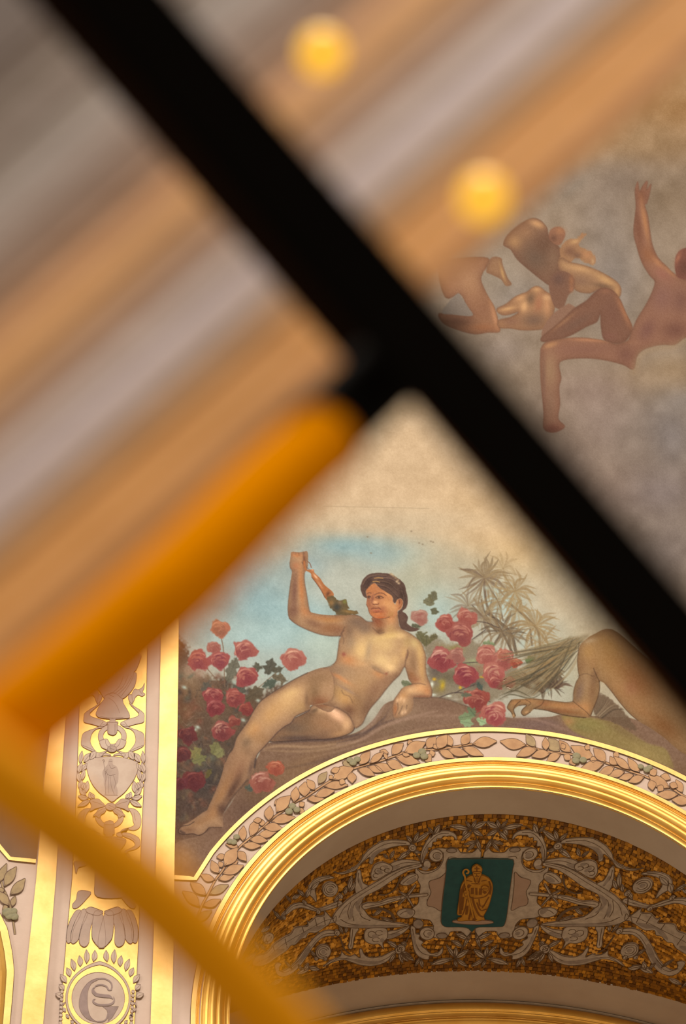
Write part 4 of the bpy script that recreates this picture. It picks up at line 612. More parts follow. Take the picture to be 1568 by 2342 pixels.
# ---------------------------------------------------------------- vault soffit: lofted between the front circle and the flatter rear arc
CURV = [(20.0, 3.085, 12.085, 2.533, 2.533), (20.45, 3.107, 11.995, 2.631, 2.631), (22.5, 3.11, 7.93, 6.238, 2.80), (23.0, 3.18, 8.13, 6.003, 2.85)]
def cpt(k, u):
    D, cx, cz, R, Wd = CURV[k]; a = np.clip(u, -1, 1)*math.pi/2; x = cx+Wd*np.sin(a); z = cz+np.sqrt(np.maximum(R*R-(Wd*np.sin(a))**2, 0)); z = z-np.maximum(np.abs(u)-1, 0)*3.
    return np.stack([x, np.full_like(x, D), z+EYE[2]], -1)
def soff(u, v):
    u = np.asarray(u, float); v = np.asarray(v, float)[..., None]; return cpt(1, u)*(1-v)+cpt(2, u)*v
def soffn(u, v):
    e = 1e-3; u = np.asarray(u, float); v = np.asarray(v, float)
    n = np.cross(soff(u+e, v)-soff(u-e, v), soff(u, v+e)-soff(u, v-e)); n /= np.linalg.norm(n, axis=-1)[..., None]; return np.where(n[..., 2:3] > 0, -n, n)
us = np.linspace(-1.3, 1.3, 160)
def loft(name, a, b, mat, parent=None, va=0, kind=None):
    V = np.concatenate([a, b]); n = len(a); F = [(i, i+1, n+i+1, n+i) for i in range(n-1)]; return mesh(name, V, F, [mat], parent, smooth=True)
o = loft('ceiling', cpt(0, us), cpt(1, us), PLASC); o['kind'] = 'structure'
o = loft('ceiling', cpt(2, us), cpt(3, us), PLASC); o['kind'] = 'structure'
mos = thing('mosaic_vault', 'gold mosaic band with grey acanthus scrolls under the arch', 'mosaic', tuple(soff(0., .5)))
g = []
for v in np.linspace(0, 1, 12): g.append(soff(us, np.full_like(us, v))-soffn(us, np.full_like(us, v))*.004)
V = np.concatenate(g); n = len(us); mesh('grout_bed', V, [(j*n+i, j*n+i+1, (j+1)*n+i+1, (j+1)*n+i) for j in range(11) for i in range(n-1)], [GROUT], mos, smooth=True)
# inverse map from traced points to the vault surface
def inv(P):
    P = np.atleast_2d(np.asarray(P, float)); gu, gv = np.meshgrid(np.linspace(-1.1, 1.1, 121), np.linspace(-.05, 1.05, 41)); gu, gv = gu.ravel(), gv.ravel(); gp = proj(soff(gu, gv))
    k = np.array([np.argmin(((gp-p)**2).sum(1)) for p in P]); u, v = gu[k], gv[k]; e = 1e-4
    for _ in range(8):
        p0 = proj(soff(u, v)); du = (proj(soff(u+e, v))-p0)/e; dv = (proj(soff(u, v+e))-p0)/e; r = P-p0; det = du[:, 0]*dv[:, 1]-du[:, 1]*dv[:, 0]
        u = u+np.clip((r[:, 0]*dv[:, 1]-r[:, 1]*dv[:, 0])/det, -.1, .1); v = v+np.clip((du[:, 0]*r[:, 1]-du[:, 1]*r[:, 0])/det, -.1, .1)
    return u, v
UC = float(inv([(1092, 2040)])[0][0]); KU, KV = 4.1, 2.2
print('UC', UC)
def vpt(Q, off):
    Q = np.asarray(Q, float); u, v = Q[:, 0]/KU, Q[:, 1]/KV; return soff(u, v)+soffn(u, v)*off
def vshape(name, P, mats, parent, off=.012, th=.005, lw=.008, lines=(), mirror=False, n=4, raw=False, llw=None, fill=True):
    """piece of mosaic ornament traced in the photograph, laid on the vault with thickness; returns mesh object"""
    def conv(pts, cl):
        Q = spline(pts, n, cl) if n > 1 and len(pts) > 2 else np.array(pts, float); u, v = inv(Q); u = u-UC
        if mirror: u = -u
        return np.stack([(u+UC)*KU, v*KV], 1)
    V = []; F = []; mi = []
    if fill:
        A = conv(P, True); k = len(A); x0, y0 = A.min(0); x1, y1 = A.max(0); s = .09; G = []
        if x1-x0 > .2 or y1-y0 > .35:
            for gx in np.arange(x0+s/2, x1, s):
                for gy in np.arange(y0+s/2, y1, s*2):
                    ins = False
                    for i in range(k):
                        (ax, ay), (bx, by) = A[i], A[(i+1) % k]
                        if (ay > gy) != (by > gy) and gx < (bx-ax)*(gy-ay)/(by-ay)+ax: ins = not ins
                    if ins and np.min(np.hypot(A[:, 0]-gx, A[:, 1]-gy)) > .02: G.append((gx, gy))
        vs, es, fs, *_ = delaunay_2d_cdt([Vector(a) for a in A]+[Vector(g_) for g_ in G], [(i, (i+1) % k) for i in range(k)], [], 2 if False else 0, 1e-5)
        R = np.array([tuple(q) for q in vs]); cc = []
        for f in fs:
            c = R[list(f)].mean(0); ins = False
            for i in range(k):
                (ax, ay), (bx, by) = A[i], A[(i+1) % k]
                if (ay > c[1]) != (by > c[1]) and c[0] < (bx-ax)*(c[1]-ay)/(by-ay)+ax: ins = not ins
            if ins: cc.append(tuple(f))
        V += list(vpt(R, off+th)); F += cc; mi += [0]*len(cc)
        b = len(V); V += list(vpt(A, off+th))+list(vpt(A, off-.012)); F += [(b+i, b+k+i, b+k+(i+1) % k, b+(i+1) % k) for i in range(k)]; mi += [0]*k
        if lw: L = [(A, lw, True)]
        else: L = []
    else: L = []
    for q in lines:
        wd = llw or .008
        if isinstance(q, tuple): q, wd = q
        L.append((conv(q, False), wd, False))
    for q, wd, cl in L:
        if len(q) < 3: q = np.array([q[0]+(q[-1]-q[0])*t for t in np.linspace(0, 1, 6)])
        rv, rf = ribbon_vf(q, wd, cl); b = len(V); V += list(vpt(rv, off+th+.0012)); F += [tuple(b+i for i in f) for f in rf]; mi += [1]*len(rf)
    return mesh(name, V, F, mats, parent, mi)
# ---------------------------------------------------------------- tesserae
def box_mesh(mat, i):
    bm = bmesh.new(); bmesh.ops.create_cube(bm, size=1.); 
    for f in list(bm.faces):
        if f.normal.z < -.5: bm.faces.remove(f)
    me = bpy.data.meshes.new('tessera'); bm.to_mesh(me); bm.free(); me.materials.append(mat); return me
TM = [box_mesh(m, i) for i, m in enumerate(TESS)]
q = np.random.RandomState(12); NR = 44; cells = []
for j in range(NR):
    v = (j+.5)/NR; edge = min(j, NR-1-j); wd = .043*(1 if edge < 5 else .95); um = soff(np.array([-.02, .02]), np.array([v, v])); per = np.linalg.norm(um[1]-um[0])/.04
    nu = int(2.2*per/wd); off = q.rand()
    for i in range(nu):
        u = -1.1+2.2*(i+off)/nu
        if edge < 5: v2, an = v, q.randn()*.04
        else:
            an = .5*math.sin(u*23+math.sin(v*17)*2)+q.randn()*.22; v2 = v+.010*math.sin(u*40+j)
        cells.append((u+q.randn()*.0012, v2+q.randn()*.0015, wd*(.80+.14*q.rand()), 2.05/NR*(.82+.12*q.rand()), an, edge, j))
cells = np.array(cells); U, Vv = cells[:, 0], cells[:, 1]
Pc = soff(U, Vv); Nn = soffn(U, Vv); e = 1e-3; Tu = soff(U+e, Vv)-soff(U-e, Vv); Tu /= np.linalg.norm(Tu, axis=1)[:, None]; Tv = np.cross(Nn, Tu)
ca, sa = np.cos(cells[:, 4])[:, None], np.sin(cells[:, 4])[:, None]; A = Tu*ca+Tv*sa; B = -Tu*sa+Tv*ca
px = proj(Pc); vis = (px[:, 0] > 540) & (px[:, 0] < 1640) & (px[:, 1] > 1840) & (px[:, 1] < 2400)
tilt = q.randn(len(U), 2)*.05; N2 = Nn+A*tilt[:, :1]+B*tilt[:, 1:]; N2 /= np.linalg.norm(N2, axis=1)[:, None]
col = []
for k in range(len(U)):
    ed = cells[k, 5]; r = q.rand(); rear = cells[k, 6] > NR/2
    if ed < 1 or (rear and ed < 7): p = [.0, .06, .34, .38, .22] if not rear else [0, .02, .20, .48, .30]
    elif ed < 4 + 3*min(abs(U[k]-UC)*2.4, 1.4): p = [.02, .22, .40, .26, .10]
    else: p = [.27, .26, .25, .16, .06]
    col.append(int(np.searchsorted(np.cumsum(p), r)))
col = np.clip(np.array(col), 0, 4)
order = np.argsort(np.abs(U-UC-.02)+Vv*.75+(~vis)*9); single = set(order[:300].tolist())
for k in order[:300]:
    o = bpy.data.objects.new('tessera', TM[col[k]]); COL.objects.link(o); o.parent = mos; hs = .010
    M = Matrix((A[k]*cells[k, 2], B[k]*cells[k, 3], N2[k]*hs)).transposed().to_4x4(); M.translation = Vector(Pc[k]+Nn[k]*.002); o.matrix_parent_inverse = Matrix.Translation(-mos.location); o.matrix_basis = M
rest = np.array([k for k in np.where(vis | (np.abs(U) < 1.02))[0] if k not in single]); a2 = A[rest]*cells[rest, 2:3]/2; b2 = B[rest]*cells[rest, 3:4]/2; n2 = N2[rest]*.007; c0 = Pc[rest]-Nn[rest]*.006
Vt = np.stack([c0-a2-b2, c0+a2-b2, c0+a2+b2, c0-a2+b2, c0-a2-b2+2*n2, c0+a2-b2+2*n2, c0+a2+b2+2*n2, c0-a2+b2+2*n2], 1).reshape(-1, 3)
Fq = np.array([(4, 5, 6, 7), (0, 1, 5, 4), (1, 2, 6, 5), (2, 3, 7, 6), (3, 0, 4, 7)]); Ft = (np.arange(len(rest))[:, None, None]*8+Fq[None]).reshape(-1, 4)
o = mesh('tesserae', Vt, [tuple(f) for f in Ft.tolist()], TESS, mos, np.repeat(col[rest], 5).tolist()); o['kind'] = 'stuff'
# ---------------------------------------------------------------- mosaic ornament, traced left half and its mirror
T_ = lambda p: tr(900, 1820, 3.92, p)
S_ = lambda p: tr(500, 1840, 2.904, p)
PM = [MORN, MORL]; PD = [MORD, MORL]
def ell(cx, cy, rx, ry, an=0, n=14):
    c, s = math.cos(math.radians(an)), math.sin(math.radians(an)); return [(cx+rx*math.cos(t)*c-ry*math.sin(t)*s, cy+rx*math.cos(t)*s+ry*math.sin(t)*c) for t in np.linspace(0, 2*math.pi, n, endpoint=False)]
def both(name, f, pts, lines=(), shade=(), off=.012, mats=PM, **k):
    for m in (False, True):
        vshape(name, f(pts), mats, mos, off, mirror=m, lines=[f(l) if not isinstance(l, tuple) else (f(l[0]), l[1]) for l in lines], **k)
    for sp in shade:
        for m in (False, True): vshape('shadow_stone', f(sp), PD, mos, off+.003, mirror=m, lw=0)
def bleaf(f, bx, by, tx, ty, w_, off=.016, name='leaf'):
    for m in (False, True):
        P = leaf_pts(*f([(bx, by)]), *f([(tx, ty)]), w_*(f([(1, 0)])[0][0]-f([(0, 0)])[0][0]), .1); vshape(name, P, PM, mos, off, mirror=m, n=2, lw=.009, lines=[[P[0], P[6]*.8+P[0]*.2]], llw=.009)
# cartouche around the shield
both('cartouche', T_, [(782, 503), (700, 502), (605, 504), (575, 470), (540, 457), (500, 456), (465, 465), (430, 461), (380, 463), (335, 485), (313, 520), (325, 560), (350, 578), (395, 573), (420, 545), (432, 560), (410, 615), (362, 652), (300, 668), (240, 660), (195, 640), (190, 690), (215, 760), (235, 800), (225, 870), (215, 955), (165, 1000), (150, 1060), (200, 1092), (265, 1098), (320, 1108), (350, 1150), (348, 1165), (280, 1165), (235, 1190), (228, 1240), (260, 1275), (310, 1280), (360, 1262), (400, 1272), (450, 1268), (490, 1240), (512, 1209), (600, 1208), (697, 1208)],
     lines=[[(455, 690), (400, 730), (320, 755)], [(320, 755), (318, 800)], [(418, 1025), (360, 990), (300, 975)], [(300, 975), (298, 920)], [(560, 545), (500, 540), (480, 560)], [(205, 650), (260, 690), (330, 680), (400, 640), (440, 570), (440, 500)], [(320, 1108), (352, 1160), (345, 1230), (360, 1262)]], off=.008)
both('cartouche_panel', T_, [(470, 680), (410, 725), (320, 755), (316, 805), (330, 860), (298, 930), (302, 975), (360, 990), (420, 1022), (430, 940), (448, 800)], mats=[ROSEP, MORL], off=.012, lw=.006)
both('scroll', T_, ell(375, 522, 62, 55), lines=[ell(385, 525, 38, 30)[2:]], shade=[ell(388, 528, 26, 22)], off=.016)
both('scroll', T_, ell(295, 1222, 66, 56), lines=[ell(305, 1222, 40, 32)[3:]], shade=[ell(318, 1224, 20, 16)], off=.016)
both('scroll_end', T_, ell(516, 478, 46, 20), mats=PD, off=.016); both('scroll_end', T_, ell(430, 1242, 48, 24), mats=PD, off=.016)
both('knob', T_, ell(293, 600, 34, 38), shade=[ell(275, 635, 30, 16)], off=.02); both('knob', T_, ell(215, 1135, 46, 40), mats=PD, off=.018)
both('husk', T_, [(196, 690), (130, 700), (75, 740), (53, 776), (92, 792), (150, 782), (196, 752), (215, 720)], lines=[[(195, 700), (130, 730), (75, 775)]], shade=[[(190, 720), (140, 740), (110, 770), (150, 775), (190, 750)]])
both('husk', T_, [(168, 1010), (100, 1000), (40, 1020), (24, 1050), (60, 1080), (130, 1086), (172, 1062), (185, 1030)], lines=[[(170, 1030), (100, 1025), (50, 1055)]], shade=[[(160, 1015), (110, 1010), (120, 1040), (150, 1060), (170, 1040)]])
both('acanthus_leaf', T_, [(237, 600), (235, 550), (247, 480), (290, 395), (330, 345), (325, 370), (360, 330), (410, 308), (480, 305), (535, 322), (562, 355), (558, 388), (530, 355), (500, 348), (470, 352), (440, 350), (420, 372), (385, 372), (375, 400), (345, 405), (335, 450), (305, 455), (300, 500), (275, 510), (262, 580), (245, 600)], lines=[[(245, 580), (262, 490), (320, 400), (400, 335), (490, 325)]], shade=[[(250, 570), (270, 500), (300, 440), (290, 500), (262, 560)]])
both('acanthus_leaf', T_, [(150, 1160), (188, 1170), (195, 1225), (235, 1235), (222, 1270), (262, 1300), (245, 1330), (290, 1370), (330, 1405), (370, 1400), (400, 1390), (435, 1350), (433, 1398), (385, 1430), (320, 1425), (310, 1455), (260, 1450), (210, 1420), (180, 1370), (165, 1300), (152, 1230)], lines=[[(165, 1180), (185, 1290), (240, 1390), (330, 1420), (400, 1405)]], shade=[[(165, 1230), (180, 1320), (230, 1400), (200, 1330), (190, 1260)]])
for a in [(680, 290, 500, 258, 40), (690, 280, 640, 218, 26), (690, 278, 738, 212, 30), (700, 282, 828, 222, 40), (700, 292, 797, 346, 36), (700, 310, 598, 392, 34), (660, 290, 612, 345, 36), (738, 370, 778, 482, 34), (742, 400, 648, 490, 26), (745, 395, 628, 428, 24), (350, 330, 302, 272, 26), (355, 335, 408, 250, 40), (160, 410, 108, 348, 34), (170, 405, 218, 318, 34), (172, 412, 322, 310, 34), (155, 478, 30, 560, 34), (165, 480, 242, 500, 24), (150, 470, 105, 515, 26),
          (690, 1222, 622, 1345, 30), (672, 1278, 553, 1224, 36), (622, 1345, 514, 1285, 32), (548, 1440, 470, 1328, 34), (548, 1440, 556, 1342, 40), (545, 1445, 668, 1372, 38), (520, 1452, 330, 1500, 40), (560, 1455, 660, 1518, 32), (540, 1460, 568, 1522, 28), (238, 1440, 188, 1515, 26), (240, 1450, 256, 1525, 32), (45, 1385, 78, 1488, 36), (55, 1380, 152, 1425, 30), (62, 1392, 182, 1465, 34), (60, 1330, 108, 1300, 26)]:
    bleaf(T_, *a)
both('stem', T_, [(740, 505), (755, 500)], lines=[([(775, 490), (750, 400), (700, 300), (600, 280), (480, 270), (400, 320)], .011), ([(693, 1210), (640, 1290), (560, 1440), (400, 1480), (300, 1480)], .011), ([(160, 470), (220, 540), (245, 600)], .014), ([(50, 1370), (110, 1290), (150, 1200)], .014)], fill=False)
both('flower_bud', T_, ell(160, 450, 34, 30), lines=[ell(160, 450, 16, 14)[1:]], off=.022); both('flower_bud', T_, ell(62, 1352, 36, 30), lines=[ell(62, 1352, 16, 14)[1:]], off=.022)
both('torch', T_, [(292, 862), (200, 870), (100, 880), (10, 900), (-10, 912), (10, 925), (100, 905), (200, 892), (292, 882)], off=.02); both('torch_tie', T_, [(40, 840), (120, 880), (175, 975), (165, 980), (110, 900), (45, 850)], off=.02, n=1); both('torch_tie', T_, [(195, 790), (130, 880), (38, 968), (34, 960), (110, 880), (183, 785)], off=.02, n=1)
# large horns, ribbons and scrolls left (and right) of the cartouche
both('cornucopia', S_, [(1338, 384), (1260, 398), (1150, 438), (1050, 498), (950, 556), (870, 606), (820, 650), (772, 700), (750, 750), (790, 792), (860, 806), (960, 809), (1100, 808), (1200, 802), (1262, 792), (1200, 778), (1100, 764), (1010, 742), (965, 695), (943, 652), (960, 604), (1010, 576), (1070, 545), (1150, 490), (1250, 430), (1336, 404)],
     lines=[[(1330, 392), (1200, 430), (1050, 520), (920, 600), (830, 670), (790, 740)], [(1240, 795), (1100, 790), (960, 790), (860, 780), (800, 750)], [(950, 620), (900, 640), (880, 700), (890, 760)], [(990, 600), (930, 660), (940, 730), (1000, 760)], [(870, 640), (850, 700), (860, 750)]],
     shade=[[(960, 600), (920, 620), (900, 660), (920, 700), (950, 720), (930, 690), (925, 650)], [(880, 660), (862, 700), (868, 750), (885, 720)], [(1200, 792), (1050, 790), (900, 788), (850, 795), (960, 805), (1100, 806)]], off=.018)
both('horn', S_, [(1335, 372), (1250, 358), (1180, 366), (1130, 392), (1120, 430), (1150, 436), (1230, 402), (1335, 388)], lines=[[(1330, 380), (1230, 378), (1140, 410)]], shade=[[(1150, 400), (1130, 425), (1160, 425), (1200, 400)]])
both('flower_head', S_, [(1012, 420), (1030, 390), (1075, 372), (1110, 380), (1145, 400), (1140, 430), (1100, 455), (1060, 480), (1020, 492), (1003, 460)], lines=[ell(1050, 430, 22, 18)[1:], ell(1085, 410, 20, 14)[1:], ell(1035, 460, 18, 14)[2:], ell(1110, 425, 18, 14)[2:]], shade=[ell(1062, 435, 22, 10, 30), ell(1100, 400, 16, 8)], off=.02)
both('horn', S_, [(1262, 798), (1180, 826), (1110, 840), (1110, 886), (1180, 868), (1240, 830)], lines=[[(1250, 806), (1180, 840), (1110, 862)]], shade=[[(1180, 845), (1120, 865), (1130, 880), (1200, 855)]])
both('flower_head', S_, [(962, 840), (985, 812), (1060, 806), (1110, 815), (1115, 870), (1085, 905), (1090, 950), (1060, 915), (1010, 915), (965, 890)], lines=[ell(1010, 850, 24, 20)[1:], ell(1060, 840, 24, 16)[1:], ell(1040, 885, 26, 14)[2:]], shade=[ell(1035, 862, 22, 12), ell(1080, 890, 14, 12)], off=.02)
both('branch', S_, [(900, 562), (898, 520), (905, 480), (916, 432), (936, 430), (942, 470), (955, 512), (990, 535), (950, 575), (915, 600)], lines=[[(922, 445), (920, 500), (945, 550)]], shade=[[(925, 480), (925, 520), (950, 550), (940, 510)]])
both('branch', S_, [(880, 800), (925, 815), (905, 850), (893, 890), (886, 940), (868, 952), (856, 935), (866, 890), (868, 840)], lines=[[(885, 820), (880, 880), (872, 935)]])
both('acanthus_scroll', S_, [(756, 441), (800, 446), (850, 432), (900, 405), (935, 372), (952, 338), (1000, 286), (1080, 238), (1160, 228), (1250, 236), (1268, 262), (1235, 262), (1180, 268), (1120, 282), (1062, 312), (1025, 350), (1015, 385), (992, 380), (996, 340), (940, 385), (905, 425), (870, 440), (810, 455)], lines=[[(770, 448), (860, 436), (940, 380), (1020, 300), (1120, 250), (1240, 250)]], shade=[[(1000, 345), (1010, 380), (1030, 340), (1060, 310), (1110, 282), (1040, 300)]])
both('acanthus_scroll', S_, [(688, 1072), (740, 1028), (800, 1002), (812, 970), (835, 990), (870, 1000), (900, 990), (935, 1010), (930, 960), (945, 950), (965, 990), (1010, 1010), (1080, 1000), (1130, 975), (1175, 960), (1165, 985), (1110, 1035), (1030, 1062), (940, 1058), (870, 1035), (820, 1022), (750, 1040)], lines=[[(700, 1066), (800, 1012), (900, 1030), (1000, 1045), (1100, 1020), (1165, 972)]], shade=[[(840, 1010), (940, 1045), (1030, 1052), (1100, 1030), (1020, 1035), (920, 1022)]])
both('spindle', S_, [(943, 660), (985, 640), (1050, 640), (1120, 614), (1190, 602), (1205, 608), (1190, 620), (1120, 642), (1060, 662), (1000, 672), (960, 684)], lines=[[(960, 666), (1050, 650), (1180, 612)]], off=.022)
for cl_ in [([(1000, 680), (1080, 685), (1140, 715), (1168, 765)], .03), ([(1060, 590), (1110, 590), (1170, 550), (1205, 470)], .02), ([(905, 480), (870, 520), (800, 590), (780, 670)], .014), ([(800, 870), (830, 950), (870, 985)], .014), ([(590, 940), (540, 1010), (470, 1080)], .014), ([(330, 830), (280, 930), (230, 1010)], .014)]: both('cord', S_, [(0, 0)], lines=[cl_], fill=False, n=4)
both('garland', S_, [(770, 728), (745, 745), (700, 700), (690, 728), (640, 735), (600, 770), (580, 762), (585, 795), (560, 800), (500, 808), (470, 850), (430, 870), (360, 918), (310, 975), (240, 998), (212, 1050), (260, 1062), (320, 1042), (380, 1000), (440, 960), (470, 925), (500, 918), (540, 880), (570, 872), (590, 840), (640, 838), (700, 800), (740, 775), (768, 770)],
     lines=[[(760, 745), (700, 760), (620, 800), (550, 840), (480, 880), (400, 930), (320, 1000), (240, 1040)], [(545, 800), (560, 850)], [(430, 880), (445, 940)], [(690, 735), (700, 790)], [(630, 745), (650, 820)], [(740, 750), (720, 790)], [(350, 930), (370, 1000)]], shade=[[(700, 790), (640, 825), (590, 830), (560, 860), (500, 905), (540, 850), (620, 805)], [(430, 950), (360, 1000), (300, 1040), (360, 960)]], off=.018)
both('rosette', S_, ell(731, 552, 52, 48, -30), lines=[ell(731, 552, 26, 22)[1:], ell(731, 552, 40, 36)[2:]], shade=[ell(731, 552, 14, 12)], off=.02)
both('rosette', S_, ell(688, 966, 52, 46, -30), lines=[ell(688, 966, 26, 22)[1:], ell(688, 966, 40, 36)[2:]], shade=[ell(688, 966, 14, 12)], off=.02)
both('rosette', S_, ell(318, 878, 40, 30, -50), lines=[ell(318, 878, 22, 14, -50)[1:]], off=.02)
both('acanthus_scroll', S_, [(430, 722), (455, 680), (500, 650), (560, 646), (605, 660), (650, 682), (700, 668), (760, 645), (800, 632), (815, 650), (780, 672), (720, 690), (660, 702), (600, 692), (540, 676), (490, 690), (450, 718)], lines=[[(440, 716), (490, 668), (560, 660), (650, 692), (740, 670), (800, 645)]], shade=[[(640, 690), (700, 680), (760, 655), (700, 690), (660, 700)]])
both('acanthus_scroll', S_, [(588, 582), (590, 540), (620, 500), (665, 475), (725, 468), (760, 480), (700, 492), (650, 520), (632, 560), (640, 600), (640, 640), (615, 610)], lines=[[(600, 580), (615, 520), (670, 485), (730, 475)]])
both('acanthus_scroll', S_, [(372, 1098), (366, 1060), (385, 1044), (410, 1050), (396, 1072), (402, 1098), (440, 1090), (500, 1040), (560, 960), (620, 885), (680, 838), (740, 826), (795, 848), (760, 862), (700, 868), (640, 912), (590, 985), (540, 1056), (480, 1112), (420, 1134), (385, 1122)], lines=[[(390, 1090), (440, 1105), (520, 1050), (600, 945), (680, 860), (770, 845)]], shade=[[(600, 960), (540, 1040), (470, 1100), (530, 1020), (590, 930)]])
for a in [(560, 600, 515, 560, 24), (570, 610, 600, 545, 26), (600, 560, 660, 500, 26), (400, 755, 355, 700, 20), (402, 760, 432, 705, 18), (330, 805, 275, 842, 20), (320, 880, 285, 850, 16), (240, 975, 160, 1045, 26), (600, 1080, 515, 1115, 26), (590, 1072, 665, 1085, 28), (560, 1092, 592, 1045, 24), (545, 1090, 520, 1050, 18), (850, 562, 880, 468, 26), (862, 572, 902, 508, 22), (825, 590, 845, 540, 20), (1190, 945, 1115, 900, 26), (1200, 940, 1245, 918, 22), (1195, 970, 1255, 1032, 26), (1172, 978, 1130, 1040, 22), (1210, 975, 1285, 1010, 26),
          (820, 850, 790, 790, 20), (835, 845, 845, 800, 20), (640, 1000, 600, 960, 18), (1070, 740, 1160, 770, 18), (1020, 730, 1080, 690, 18), (480, 1080, 430, 1030, 16), (250, 960, 235, 905, 18), (210, 1060, 175, 1110, 18), (340, 1190, 420, 1150, 20), (330, 1210, 300, 1150, 18), (300, 960, 260, 915, 18), (800, 590, 760, 640, 18), (1130, 350, 1160, 300, 20), (1120, 350, 1085, 320, 18), (480, 620, 530, 590, 18), (470, 640, 440, 600, 16)]:
    bleaf(S_, *a)
for x, y, r in [(800, 598, 16), (780, 840, 18), (652, 700, 14), (560, 640, 12), (700, 1010, 13), (640, 1010, 12), (1190, 955, 22), (420, 740, 12), (300, 905, 10)]: both('flower_bud', S_, ell(x, y, r, r, n=9), off=.022, lines=[ell(x, y, r*.4, r*.4, n=6)[1:]])
# shield with the bishop
sh = thing('shield', 'teal shield with a golden bishop holding a crosier, centre of the mosaic', 'coat of arms', tuple(soff(UC, .5)))
def one(name, P, mats, off=.03, lines=(), lw=.006, f=T_, n=4, llw=.008, fill=True, th=.004):
    return vshape(name, f(P), mats, sh, off, th=th, lw=lw, lines=[f(l) if not isinstance(l, tuple) else (f(l[0]), l[1]) for l in lines], n=n, llw=llw, fill=fill)
BL = [BISH, BISHD]
one('shield_field', [(478, 558), (600, 552), (775, 547), (950, 552), (1073, 562), (1066, 640), (1050, 760), (1032, 900), (1017, 1030), (1004, 1100), (985, 1150), (950, 1160), (860, 1162), (770, 1163), (725, 1176), (698, 1207), (668, 1176), (620, 1164), (540, 1162), (470, 1162), (435, 1145), (420, 1110), (424, 1030), (436, 900), (452, 770), (466, 650)], [TEAL, MORL], .02, n=2)
one('ground_oval', ell(706, 1110, 186, 22, 1, 18), [ROSEP, MORL], .03)
one('robe', [(703, 688), (660, 705), (622, 740), (597, 790), (586, 850), (578, 920), (568, 985), (566, 1040), (604, 1046), (600, 1064), (572, 1078), (568, 1094), (600, 1098), (640, 1094), (700, 1093), (745, 1097), (790, 1090), (813, 1088), (803, 1052), (828, 1005), (855, 940), (874, 870), (884, 810), (880, 760), (856, 722), (820, 698), (780, 686)], BL, .036,
    lines=[([(636, 762), (602, 840), (594, 940), (590, 1035)], .03), ([(650, 900), (636, 980), (612, 1045)], .012), ([(668, 905), (690, 980), (668, 1085)], .02), ([(640, 800), (680, 880), (740, 892), (820, 875), (860, 820), (862, 770)], .014), ([(700, 800), (700, 855)], .03), ([(735, 800), (738, 862)], .022), ([(775, 805), (772, 862)], .03), ([(800, 780), (835, 800)], .045), ([(680, 770), (655, 800)], .035), ([(800, 830), (822, 850)], .03),
           ([(700, 880), (720, 960), (760, 1040), (800, 1060)], .022), ([(760, 900), (770, 960), (810, 960)], .014), ([(850, 880), (810, 950), (790, 980)], .014), ([(740, 930), (775, 1000), (830, 990)], .016), ([(690, 1000), (720, 1085)], .03), ([(655, 960), (645, 1040)], .024), ([(722, 690), (725, 745), (760, 748), (765, 690)], .014), ([(640, 730), (700, 745)], .012), ([(780, 740), (830, 730)], .012), ([(620, 880), (608, 1000)], .018), ([(850, 740), (868, 800), (858, 860)], .018), ([(740, 1080), (720, 1090), (700, 1085)], .014), ([(690, 762), (770, 765)], .012)])
one('hand', [(622, 825), (640, 812), (668, 818), (672, 845), (655, 862), (632, 862)], BL, .05, lines=[([(630, 838), (668, 836)], .008)]); one('hand', [(780, 790), (810, 770), (845, 790), (840, 815), (805, 818)], BL, .05, lines=[([(790, 800), (838, 800)], .008)])
one('head', [(707, 650), (775, 650), (778, 680), (768, 705), (760, 735), (740, 752), (722, 735), (716, 705), (706, 685)], BL, .046, lines=[([(716, 664), (732, 662)], .012), ([(748, 662), (764, 664)], .012), ([(738, 668), (736, 682), (745, 682)], .008), ([(724, 694), (742, 688), (758, 694)], .012), ([(718, 705), (730, 740)], .008), ([(764, 705), (752, 742)], .008), ([(741, 700), (741, 742)], .008)])
one('mitre', [(693, 632), (700, 606), (738, 585), (780, 608), (787, 632), (772, 658), (740, 662), (708, 658)], BL, .05, lines=[([(737, 598), (739, 645)], .014), ([(716, 620), (762, 620)], .014), ([(704, 646), (775, 646)], .012)])
one('crosier', [(0, 0)], [BISH, BISH], .052, lines=[([(628, 680), (640, 760), (664, 870), (688, 970), (708, 1062)], .016), ([(628, 686), (614, 655), (622, 632), (644, 624), (662, 638), (658, 658), (642, 656)], .018)], fill=False)
# ---------------------------------------------------------------- rear arch
ra = thing('arch_moulding', 'gilded arch moulding behind the mosaic vault, low at the picture bottom', 'arch moulding', (3.18, 23, EYE[2]+14.1)); c3 = (3.18, 8.13)
sweep('pale_bead', [(6.003, 0)]+bulge(6.0, 5.975, 0, .0, .03, 8), STONE, ra, c3, -.56, .56, 90, 23.0)
sweep('upper_torus', [(5.975, 0)]+bulge(5.972, 5.86, .01, .05, .03, 10)+bulge(5.857, 5.82, .04, .0, .014, 6), GOLDM, ra, c3, -.56, .56, 90, 23.0)
sweep('lower_cove', [(5.82, 0), (5.815, -.02)]+bulge(5.81, 5.78, -.01, -.01, .012, 6)+[(5.775, -.03), (5.5, -.12), (5.0, -.14)], GOLDM, ra, c3, -.56, .56, 90, 23.0)
